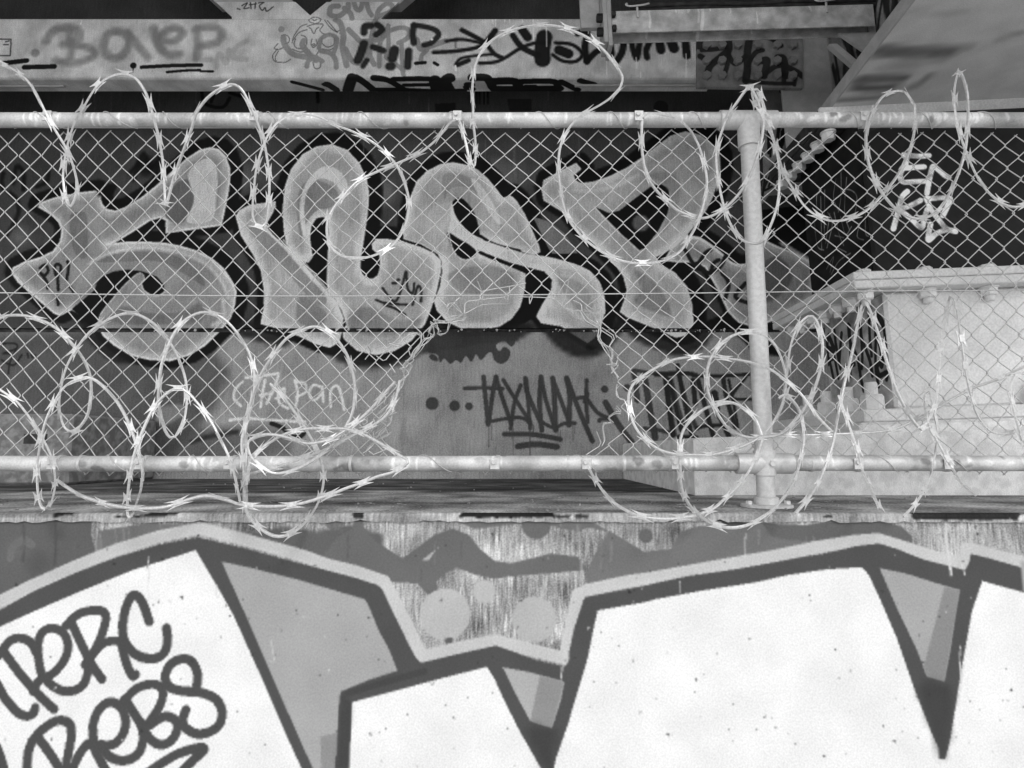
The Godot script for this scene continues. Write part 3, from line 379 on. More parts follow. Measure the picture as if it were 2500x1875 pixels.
const PAINT_STRUT := [
	[0,158,100,0.0,0.0,0,[-4702,3712,2669,3712,2513,1841,-4428,1841]],
	[1,104,80,53.7,22.2,1,[-2791,2617,-2753,2683,-2665,2704,-2596,2671,-2613,2611,-2689,2593]],
	[1,104,80,51.2,22.2,1,[-2664,2689,-2639,2593,-2638,2510]],
	[1,104,80,46.5,22.1,1,[-2634,2593,-2544,2575,-2490,2534,-2548,2492,-2635,2474,-2725,2492]],
	[1,104,80,53.6,22.2,1,[-2444,2581,-2428,2659,-2363,2677,-2299,2641,-2299,2569,-2350,2510,-2417,2522,-2444,2581]],
	[1,104,80,51.2,22.2,1,[-2306,2665,-2246,2593,-2173,2510]],
	[1,104,80,53.6,22.2,1,[-2153,2701,-2137,2629,-2100,2569]],
	[1,104,80,48.9,22.2,1,[-2115,2623,-2025,2617,-1979,2665,-2031,2701,-2106,2653,-2112,2581,-2053,2528,-1987,2531]],
	[1,104,80,51.2,22.2,1,[-1897,2689,-1880,2593,-1883,2504]],
	[1,104,80,49.0,22.2,1,[-1897,2695,-1809,2707,-1746,2677,-1764,2611,-1868,2581]],
	[1,132,70,33.2,13.3,1,[-1766,2451,-1749,2534,-1707,2474,-1695,2558]],
	[1,132,70,33.2,13.3,1,[-1593,2617,-1657,2569,-1664,2510,-1586,2498]],
	[1,132,70,33.2,13.3,1,[-1851,2492,-1797,2498]],
	[1,108,90,53.1,13.3,0,[-2851,2540]],
	[1,118,90,40.0,6.7,0,[-1385,2692]],
	[1,10,100,28.7,3.3,1,[-3032,2474,-2896,2491]],
	[1,10,100,28.7,3.3,1,[-2908,2448,-2727,2453]],
	[1,10,100,22.1,3.3,1,[-2208,2448,-2037,2458,-1852,2462]],
	[1,10,100,15.4,3.3,1,[-2054,2417,-1947,2427,-1859,2430]],
	[1,10,100,13.2,3.3,1,[-1853,2423,-1781,2421]],
	[1,10,100,37.5,3.3,0,[-2258,2459]],
	[1,10,100,6.6,2.2,1,[-2257,2451,-2257,2421]],
	[1,40,90,7.8,2.2,0,[-3070,2629,-3003,2627,-2998,2522,-3059,2522]],
	[1,40,90,7.8,2.2,0,[-3035,2611,-3013,2617]],
	[1,40,90,7.8,2.2,0,[-3044,2593,-3016,2593]],
	[1,30,90,6.7,2.2,1,[-1666,2840,-1648,2834]],
	[1,30,90,6.7,2.2,1,[-1639,2859,-1606,2877,-1626,2840,-1593,2846]],
	[1,30,90,6.7,2.2,1,[-1589,2883,-1582,2840]],
	[1,30,90,6.7,2.2,1,[-1594,2865,-1550,2871]],
	[1,30,90,6.7,2.2,1,[-1556,2883,-1559,2840]],
	[1,30,90,6.7,2.2,1,[-1539,2877,-1505,2883,-1532,2859,-1514,2828,-1498,2846,-1486,2822,-1448,2852]],
	[1,38,85,4.3,1.2,1,[-1223,2756,-1211,2779,-1181,2783,-1153,2766,-1158,2740,-1185,2730,-1216,2740,-1223,2756]],
	[1,38,85,4.3,1.2,1,[-1201,2759,-1186,2769,-1174,2759,-1192,2749,-1201,2759]],
	[1,38,85,4.3,1.2,1,[-1234,2726,-1270,2710,-1293,2677,-1310,2644,-1317,2604]],
	[1,38,85,4.3,1.2,1,[-1233,2710,-1185,2726,-1136,2723,-1153,2690,-1143,2670,-1121,2660]],
	[1,38,85,4.3,1.2,1,[-1221,2703,-1208,2696,-1189,2663,-1177,2693,-1160,2706]],
	[1,38,85,4.3,1.2,1,[-1232,2690,-1280,2670,-1309,2624]],
	[1,38,85,4.3,1.2,1,[-1265,2654,-1236,2640,-1229,2604,-1246,2571,-1289,2571,-1305,2598,-1297,2630]],
	[1,38,85,4.3,1.2,1,[-1133,2654,-1091,2663,-1065,2630,-1070,2591,-1106,2578,-1134,2598,-1141,2630,-1133,2654]],
	[1,38,85,4.3,1.2,1,[-1199,2630,-1204,2598,-1188,2575,-1168,2598,-1175,2627]],
	[1,38,85,4.3,1.2,1,[-1195,2594,-1186,2601,-1180,2591,-1187,2586,-1195,2594]],
	[1,38,85,4.3,1.2,1,[-1316,2565,-1288,2552,-1263,2545,-1239,2552]],
	[1,38,85,4.3,1.2,1,[-1136,2565,-1093,2558,-1069,2571]],
	[1,38,85,4.3,1.2,1,[-1384,2654,-1353,2654,-1334,2630,-1342,2604,-1366,2598]],
	[1,38,85,4.3,1.2,1,[-1400,2601,-1423,2571,-1398,2561,-1362,2578]],
	[1,38,85,4.3,1.2,1,[-1404,2565,-1430,2522,-1416,2486,-1382,2480,-1352,2480,-1322,2499]],
	[1,38,85,4.3,1.2,1,[-1397,2552,-1414,2512,-1407,2486]],
	[1,38,85,4.3,1.2,1,[-1128,2753,-1092,2703,-1054,2677,-1030,2690,-1033,2663]],
	[1,38,85,4.3,1.2,1,[-1112,2749,-1080,2710,-1048,2670]],
	[1,38,85,4.3,1.2,1,[-1215,2558,-1195,2525,-1171,2525,-1154,2558]],
	[1,38,85,4.3,1.2,1,[-1188,2480,-1174,2441,-1144,2447,-1142,2486]],
	[1,108,90,36.5,3.0,1,[-1248,2617,-1253,2584,-1201,2519,-1170,2493]],
	[1,108,90,36.6,3.0,1,[-1371,2637,-1363,2598,-1318,2538,-1250,2516,-1170,2509]],
	[1,108,90,30.4,3.0,1,[-1223,2454,-1212,2493,-1170,2506,-1133,2486]],
	[1,108,90,30.4,3.0,1,[-1142,2552,-1086,2538,-1055,2499,-1047,2447]],
	[1,108,90,26.8,3.1,1,[-1155,2571,-1145,2630,-1097,2657,-1053,2637,-1052,2591,-1068,2532]],
	[1,108,90,36.6,3.1,1,[-1063,2756,-1032,2730,-1011,2650,-1015,2584,-986,2460]],
	[1,108,90,32.9,3.0,1,[-982,2690,-931,2637,-887,2584,-879,2512,-914,2473,-957,2493,-996,2565]],
	[1,108,90,32.9,3.1,1,[-819,2776,-835,2683,-850,2584,-849,2525,-823,2467]],
	[1,108,90,29.3,3.1,1,[-744,2716,-755,2663,-790,2604,-792,2454]],
	[1,108,90,29.3,3.1,1,[-906,2617,-802,2624,-731,2683,-658,2703,-620,2683,-626,2637,-680,2604]],
	[1,108,90,26.8,3.0,1,[-742,2657,-740,2565,-751,2512,-708,2480,-646,2427]],
	[1,108,90,26.7,3.0,1,[-662,2604,-652,2434,-645,2395]],
	[1,108,90,34.2,3.0,1,[-570,2624,-545,2565,-484,2584,-399,2617]],
	[1,108,90,26.8,3.0,1,[-508,2558,-538,2525,-544,2493]],
	[1,108,90,34.4,3.1,1,[-1054,2856,-1097,2849,-1102,2803,-1052,2789,-998,2836,-993,2869]],
	[1,108,90,31.9,3.1,1,[-1017,2843,-979,2809,-965,2763]],
	[1,108,90,30.8,3.1,1,[-963,2890,-943,2836,-919,2836,-908,2883]],
	[1,108,90,30.7,3.1,1,[-883,2883,-869,2829,-850,2796]],
	[1,108,90,30.7,3.1,1,[-819,2783,-808,2829,-766,2869,-729,2863,-734,2823,-807,2789]],
	[1,108,100,31.7,2.4,0,[-338,2624]],
	[1,108,100,14.6,2.4,1,[-338,2624,-337,2578]],
	[1,22,92,42.4,13.5,1,[-848,2716,-884,2710,-889,2670]],
	[1,22,92,38.5,13.5,1,[-811,2723,-780,2690,-815,2657]],
	[1,22,92,51.1,13.4,1,[-887,2598,-904,2538,-921,2493]],
	[1,22,92,31.9,13.4,1,[-866,2493,-889,2454]],
	[1,22,92,38.4,13.4,1,[-832,2578,-770,2555]],
	[1,22,92,57.5,13.4,1,[-703,2558,-714,2506]],
	[1,22,92,51.0,13.4,1,[-731,2454,-719,2454]],
	[1,22,92,44.7,13.4,1,[-618,2552,-622,2454]],
	[1,22,92,38.5,13.4,1,[-590,2716,-596,2663,-588,2604]],
	[1,22,92,33.4,13.4,1,[-591,2720,-511,2706,-455,2683,-443,2650,-485,2604,-527,2591]],
	[1,14,95,19.2,12.2,1,[-394,2615,-306,2627,-217,2611,-161,2593]],
	[1,14,95,23.9,12.2,1,[-469,2543,-349,2550,-239,2567,-161,2593]],
	[1,14,95,28.8,12.2,1,[-301,2687,-228,2647,-150,2599]],
	[1,14,95,36.0,12.2,1,[-101,2683,-139,2629,-161,2593]],
	[1,14,95,26.3,12.2,1,[-150,2593,-106,2534,-61,2510]],
	[1,14,95,16.7,12.2,1,[-337,2465,-305,2504,-216,2522,-117,2531]],
	[1,14,95,21.5,12.2,1,[-194,2474,-105,2480,-39,2510,49,2569,138,2603,216,2605]],
	[1,14,95,35.9,12.2,1,[5,2653,61,2575,160,2522]],
	[1,14,95,95.7,12.2,1,[194,2641,182,2569,182,2498]],
	[1,14,95,52.8,12.2,1,[61,2689,94,2641]],
	[1,14,95,21.5,12.2,1,[260,2605,360,2593,420,2534,381,2486,303,2488,243,2528]],
	[1,14,95,59.8,12.2,1,[282,2558,337,2534]],
	[1,14,95,40.7,12.2,1,[394,2665,450,2677,437,2581,447,2486]],
	[1,14,95,35.9,12.2,1,[447,2486,503,2546,559,2569]],
	[1,14,95,47.9,12.2,1,[582,2605,592,2534]],
	[1,14,95,40.7,12.2,1,[671,2623,658,2546,624,2486]],
	[1,14,95,33.5,12.2,1,[716,2629,725,2558,746,2504,765,2605]],
	[1,14,95,35.9,12.2,1,[832,2623,803,2558,807,2510]],
	[1,14,95,52.7,12.2,1,[882,2617,891,2558]],
	[1,14,95,59.9,12.2,1,[949,2629,969,2569]],
	[1,14,95,47.9,12.2,1,[1038,2629,1045,2522]],
	[1,14,95,28.6,12.2,1,[-326,2462,-260,2492]],
	[1,8,100,20.7,2.4,1,[-574,2473,-519,2478]],
	[1,8,100,18.2,2.4,1,[-464,2476,-443,2463]],
	[1,205,80,7.8,2.2,1,[-118,2765,-115,2731]],
	[1,205,80,7.8,2.2,1,[-101,2765,-98,2713]],
	[1,205,80,7.8,2.2,1,[-45,2765,-43,2743]],
	[1,205,80,7.8,2.2,1,[-17,2765,-15,2737]],
	[1,205,80,7.8,2.2,1,[61,2765,63,2740]],
	[1,205,80,7.8,2.2,1,[128,2765,129,2629]],
	[1,205,80,7.8,2.2,1,[206,2737,207,2581]],
	[1,205,80,7.8,2.2,1,[457,2765,458,2665]],
	[1,205,80,7.7,2.2,1,[741,2510,741,2439]],
	[1,205,80,7.7,2.2,1,[766,2415,767,2368]],
	[1,205,80,7.7,2.2,1,[1040,2534,1037,2380]],
	[1,205,80,7.7,2.2,1,[563,2486,564,2403]],
	[1,230,100,13.2,3.3,1,[-337,2456,-335,2429]],
	[1,225,100,15.5,2.2,0,[-480,2627]],
	[1,215,100,6.7,2.2,1,[-2591,2749,-2593,2725]],
	[1,180,50,3.3,2.2,1,[-2481,2762,-2486,2665]],
]
const PAINT_STRUT_UNDER := [
	[0,150,100,0.0,0.0,0,[-4509,2377,2559,2377,2770,2085,-4880,2085]],
	[1,8,100,32.1,3.7,1,[-1319,2339,-1267,2315,-1166,2264]],
	[1,8,100,32.3,3.7,1,[-1137,2315,-1107,2294,-1074,2259]],
	[1,8,100,64.1,3.7,1,[-954,2377,-1012,2253]],
	[1,8,100,55.9,3.7,1,[-931,2374,-896,2344,-853,2264]],
	[1,8,100,40.7,3.8,1,[-847,2264,-697,2264,-511,2253]],
	[1,8,100,47.8,3.7,1,[-822,2374,-741,2354,-670,2274]],
	[1,8,100,39.5,3.6,1,[-708,2364,-555,2369,-465,2364]],
	[1,8,100,32.1,3.7,1,[-651,2310,-471,2315]],
	[1,8,100,80.3,3.7,1,[-460,2354,-459,2264]],
	[1,8,100,71.9,3.7,1,[-373,2374,-400,2344,-384,2264]],
	[1,8,100,32.6,3.8,1,[-448,2253,-291,2259]],
	[1,8,100,48.1,3.7,1,[-268,2315,-248,2315]],
	[1,8,100,52.8,4.5,1,[-1115,2317,-1084,2271]],
	[1,8,100,57.8,4.4,1,[-237,2377,-149,2371,-119,2290]],
	[1,8,100,64.0,4.5,1,[-128,2344,16,2344,39,2271]],
	[1,8,100,59.0,4.5,1,[-108,2271,289,2275]],
	[1,8,100,49.4,4.5,1,[50,2344,250,2344,277,2281]],
	[1,8,100,29.3,4.5,1,[84,2299,140,2299]],
	[1,8,100,43.9,4.5,1,[294,2344,403,2262]],
	[1,8,100,43.5,4.5,1,[410,2353,493,2317]],
	[1,8,100,44.1,4.5,1,[-277,2290,-244,2271]],
]
const PAINT_BODY := [
	[1,172,100,25.6,4.1,1,[1847,1514,1907,1504,1959,1505]],
	[1,172,100,25.6,4.1,1,[1862,1509,1848,1460]],
	[1,172,100,25.5,4.1,1,[1832,1450,1888,1451,1931,1451]],
	[1,172,100,25.5,4.1,1,[1831,1444,1818,1407,1832,1383,1883,1383,1923,1383]],
	[1,172,100,25.5,4.1,1,[1929,1324,1950,1396,1970,1450,1989,1439,2017,1407,2036,1396]],
	[1,172,100,25.3,4.1,1,[1843,1338,1816,1311,1797,1258,1762,1164]],
	[1,172,100,25.3,4.1,1,[1796,1256,1848,1269,1898,1293]],
	[1,172,100,25.3,4.0,1,[1796,1253,1844,1211,1885,1164,1903,1200,1922,1248]],
	[1,172,100,25.3,4.0,1,[1924,1301,1942,1242,1973,1190,2000,1153,2035,1140]],
	[1,172,100,25.4,4.1,1,[1927,1298,1977,1301,2023,1298,2027,1285,1988,1216]],
	[1,172,100,25.2,4.0,1,[1929,1179,1911,1106,1948,1132,1995,1148,2035,1140]],
]
const PAINT_BODY_SIDE := [
	[1,92,90,7.1,2.4,1,[-3051,1411,-3038,1517,-3003,1526]],
	[1,92,90,7.0,2.3,1,[-2996,1498,-3038,1222]],
	[1,92,90,6.9,2.3,1,[-2950,1514,-2997,1292]],
	[1,92,90,6.7,2.2,1,[-2835,1519,-2874,1444,-2851,1376,-2807,1334]],
	[1,92,90,6.6,2.2,1,[-2783,1540,-2807,1414,-2844,1350]],
	[1,92,90,6.5,2.2,1,[-2742,1481,-2789,1326,-2762,1226]],
	[1,92,90,7.1,2.4,1,[-3086,1400,-3079,1261,-3017,1215]],
	[1,92,90,6.9,2.3,1,[-2943,1390,-2909,1318,-2984,1215]],
	[1,92,90,6.6,2.2,1,[-2883,1366,-2857,1239,-2826,1171]],
	[1,92,90,6.4,2.1,1,[-2794,1443,-2723,1410,-2675,1355,-2700,1289]],
	[1,92,90,6.5,2.2,1,[-2828,1320,-2801,1218,-2743,1235]],
	[1,92,90,6.1,2.0,1,[-2613,1290,-2636,1167,-2614,1138]],
	[1,92,90,6.2,2.1,1,[-2672,1224,-2705,1171,-2656,1137]],
	[1,92,90,6.9,2.3,1,[-3007,1110,-2929,1149,-2978,1083]],
	[1,92,90,6.7,2.2,1,[-2969,1068,-2882,1111,-2775,1114]],
	[1,92,90,6.6,2.2,1,[-2896,1248,-2821,1209]],
	[1,92,90,6.6,2.2,1,[-2884,1180,-2811,1132]],
	[1,92,90,6.9,2.3,1,[-2923,1376,-2992,1242]],
]
const PAINT_BOX_SIDE := [
	[1,26,95,29.5,3.2,1,[-3041,749,-3051,660,-3050,620]],
	[1,26,95,31.8,3.2,1,[-3022,758,-2984,680,-3041,697]],
	[1,26,95,24.9,3.1,1,[-2962,772,-2959,695,-2939,579]],
	[1,26,95,24.6,3.1,1,[-2897,746,-2930,652,-2947,605]],
	[1,26,95,21.8,3.2,1,[-3110,629,-2989,637]],
	[1,26,95,23.3,3.2,1,[-3110,629,-3087,405]],
	[1,26,95,22.8,3.2,1,[-3036,638,-3013,526]],
	[1,26,95,22.5,3.1,1,[-2987,649,-2966,533]],
	[1,26,95,23.5,2.9,1,[-2829,775,-2828,696,-2778,597,-2768,508,-2755,448]],
	[1,26,95,23.9,3.0,1,[-2820,767,-2836,625,-2857,531]],
	[1,26,95,24.0,3.0,1,[-2895,573,-2810,579]],
	[1,26,95,22.8,2.8,1,[-2725,758,-2728,689,-2683,583,-2673,508]],
	[1,26,95,21.9,2.9,1,[-2725,753,-2737,609,-2753,553]],
	[1,26,95,21.3,2.8,1,[-2651,777,-2663,676,-2663,597]],
	[1,26,95,24.2,2.8,1,[-2580,766,-2602,732,-2617,679]],
	[1,26,95,32.5,2.7,1,[-2573,748,-2545,697,-2552,633,-2597,542]],
	[1,26,95,22.0,2.8,1,[-2614,701,-2591,596,-2633,536]],
	[1,26,95,24.0,2.7,1,[-2632,547,-2619,501,-2567,505,-2570,478]],
	[1,26,95,19.9,2.8,1,[-2618,668,-2642,537,-2634,453]],
	[1,26,95,19.7,3.3,1,[-3130,566,-3141,475]],
]
const PAINT_FLANGE := [
	[1,140,40,61.7,30.9,1,[-28,386,82,389,229,388,375,387]],
	[1,104,70,77.2,30.9,1,[31,416,159,382,321,357]],
	[1,150,30,47.7,31.8,1,[175,284,280,300,343,319]],
	[1,90,70,66.2,33.1,1,[37,218,136,210,218,203]],
	[1,88,80,50.8,33.9,1,[39,164,130,142,214,135]],
	[1,96,60,34.8,34.8,1,[0,67,167,67,238,90]],
	[1,100,50,41.8,33.5,1,[307,113,325,167,334,206]],
	[1,175,60,71.6,31.8,1,[95,291,161,310,218,330]],
	[1,170,50,42.8,34.3,1,[73,90,187,109,257,131]],
	[1,120,50,29.8,29.8,1,[487,433,545,450]],
	[1,150,30,28.1,28.1,1,[19,636,136,607,235,608]],
]
const PAINT_SPLICE := [
	[0,104,100,0.0,0.0,0,[860,2861,1965,2861,1916,2080,838,2080]],  # plate base tone, lowered to carry the near strut's shadow
	[1,30,90,50.6,7.2,1,[1102,2606,1122,2665,1110,2567]],
	[1,30,90,28.8,7.2,1,[1127,2538,1199,2543,1272,2557]],
	[1,30,90,40.3,7.2,1,[1284,2635,1289,2548,1252,2509,1177,2441,1158,2403]],
	[1,30,90,36.0,7.2,1,[1116,2499,1169,2461]],
	[1,30,90,28.8,7.2,1,[1289,2538,1276,2451,1251,2374]],
	[1,30,90,31.7,7.2,1,[1287,2499,1321,2451,1386,2499]],
	[1,30,90,46.1,7.2,1,[1420,2645,1397,2528,1392,2422,1379,2345]],
	[1,30,90,28.8,7.2,1,[1393,2441,1441,2519,1487,2538]],
	[1,30,90,33.2,7.2,1,[1464,2626,1536,2616,1597,2567]],
	[1,30,90,43.1,7.2,1,[1484,2470,1511,2470,1488,2374]],
	[1,30,90,31.6,7.2,1,[1479,2374,1554,2432,1608,2441]],
	[1,30,90,43.1,7.2,1,[1575,2490,1610,2480,1614,2374]],
	[1,30,90,35.9,7.2,1,[1608,2441,1678,2403,1712,2374]],
	[1,30,90,24.3,7.2,1,[1379,2345,1477,2331,1566,2326,1656,2326]],
	[1,30,90,21.5,7.2,1,[1676,2374,1664,2317]],
	[1,30,90,28.7,7.2,1,[1603,2336,1607,2422]],
]
const PAINT_CONNECTION := [
	[1,24,100,38.1,4.8,1,[1701,2424,1767,2409,1741,2282]],
	[1,24,100,47.6,4.8,1,[1818,2302,1847,2302]],
	[1,24,100,18.7,3.1,1,[1602,2177,1594,2013]],
	[1,24,100,14.5,3.1,1,[1622,2155,1604,1991]],
	[1,24,100,20.8,3.1,1,[1665,2177,1656,2100,1680,2067,1695,2166]],
	[1,24,100,14.5,3.1,1,[1684,2155,1672,2013]],
	[1,24,100,12.5,3.1,1,[1727,2177,1732,2078]],
	[1,24,100,12.4,3.1,1,[1757,2155,1762,2056,1732,1980]],
	[1,24,100,12.4,3.1,1,[1784,2067,1763,1980,1798,1958]],
	[1,24,100,12.4,3.1,1,[1828,2111,1812,2013]],
	[1,24,100,12.4,3.1,1,[1858,2100,1839,2035]],
	[1,24,100,16.6,3.1,1,[1913,2155,1906,2122,1931,2111,1955,2155]],
	[1,24,100,14.4,3.1,1,[1566,1861,1538,1710]],
	[1,24,100,14.4,3.1,1,[1598,1871,1552,1774,1604,1796]],
	[1,24,100,12.4,3.1,1,[1619,1882,1583,1796]],
	[1,24,100,10.3,3.1,1,[1685,1958,1736,1947]],
]
const PAINT_UTILITY := [
	[1,225,90,10.7,1.5,1,[189,118,194,65,187,24]],
	[1,225,90,10.7,1.5,1,[438,124,439,82,433,45]],
	[1,225,90,16.8,1.5,1,[458,123,457,65,448,8]],
	[1,225,90,9.2,1.5,1,[384,125,386,100]],
	[1,225,90,9.2,1.5,1,[396,125,391,104]],
	[1,225,90,7.6,1.5,1,[598,123,600,94]],
	[1,225,90,7.6,1.5,1,[730,90,731,32]],
	[1,225,90,10.7,1.5,1,[996,116,1005,91]],
	[1,225,90,7.6,1.5,1,[323,119,325,102]],
	[1,225,90,7.6,1.5,1,[495,126,498,105]],
	[1,225,90,12.2,1.5,1,[418,123,457,122]],
	[1,190,35,9.1,7.6,1,[525,10,542,26]],
	[1,190,35,9.1,7.6,1,[602,12,618,28]],
	[1,190,35,9.1,7.6,1,[678,11,694,27]],
	[1,190,35,9.1,7.6,1,[754,14,771,30]],
	[1,190,35,9.1,7.6,1,[831,17,847,33]],
	[1,190,35,9.1,7.6,1,[907,19,924,35]],
	[1,190,35,9.1,7.6,1,[983,21,1000,37]],
	[1,190,35,9.1,7.6,1,[1060,23,1077,39]],
]
const HOLE := [-204, 578, -148, 638, -100, 654, -6, 660, 136, 657, 168, 624, 222, 619, 270, 599, 276, 585, 276, 530, 301, 489, 300, 442, 303, 394, 316, 347, 294, 308, 311, 261, 266, 231, 231, 151, -388, 151, -386, 218, -380, 257, -370, 297, -360, 347, -339, 376, -319, 438, -312, 474, -280, 511, -252, 541, -205, 578]
const TOP_Y := 1.2505
const LOW_Y := 0.1319
const POST_X := 0.776
const TENSION_Y := 0.6775
const STRUT_LOW := 2.3793
const STRUT_HIGH := 2.7648
const JOINT_LOW := 0.9434
const JOINT_HIGH := 0.9705
const LIP_END := -2.7166
const BLOCK_X := -2.265
const BLOCK_H := 0.3644
const PLINTH_LEFT := 0.7018
const DECK_END := 0.3
const BACK_GAIN := 1.4
const STRUT_GAIN := 1.34
const GUSSET := [-1797, 2883, -1696, 2786, -1694, 2749, -797, 2749, -798, 2768, -689, 2883, -1125, 2883, -1222, 2795, -1315, 2883]
const BRACES := [[-1797, 2883, -2547, 3595, -2065, 3595, -1315, 2883], [-1125, 2883, -375, 3595, 61, 3595, -689, 2883]]
const SPLICE := [1102, 2640, 1731, 2660, 1711, 2297, 1090, 2305]
const SPLICE_NUTS := [1154, 2564, 1150, 2464, 1146, 2370, 1245, 2564, 1240, 2464, 1237, 2370, 1338, 2564, 1333, 2464, 1329, 2370, 1455, 2564, 1450, 2464, 1446, 2370, 1570, 2564, 1565, 2464, 1560, 2370, 1663, 2564, 1658, 2464, 1652, 2370]
const CONNECTION := [1583, 2453, 2024, 2453, 2011, 2239, 1966, 2177, 1788, 1959, 1669, 1860, 1546, 1689, 1526, 1691, 1560, 1863]
const CLAMPS := [[-1.5084, 0], [-0.8361, 0], [-0.1776, 0], [0.4123, 0], [1.1458, 0], [-1.3933, 1], [-1.1285, 1], [-0.8588, 1], [-0.052, 1], [0.2263, 1], [0.4968, 1], [1.05, 1], [1.3223, 1]]
const BANDS := [-1.3176, -0.4916, 0.1716, 0.3422, 0.4829, 0.9165]
const PEBBLE := Vector3(0.757, 0.001, -2.833)
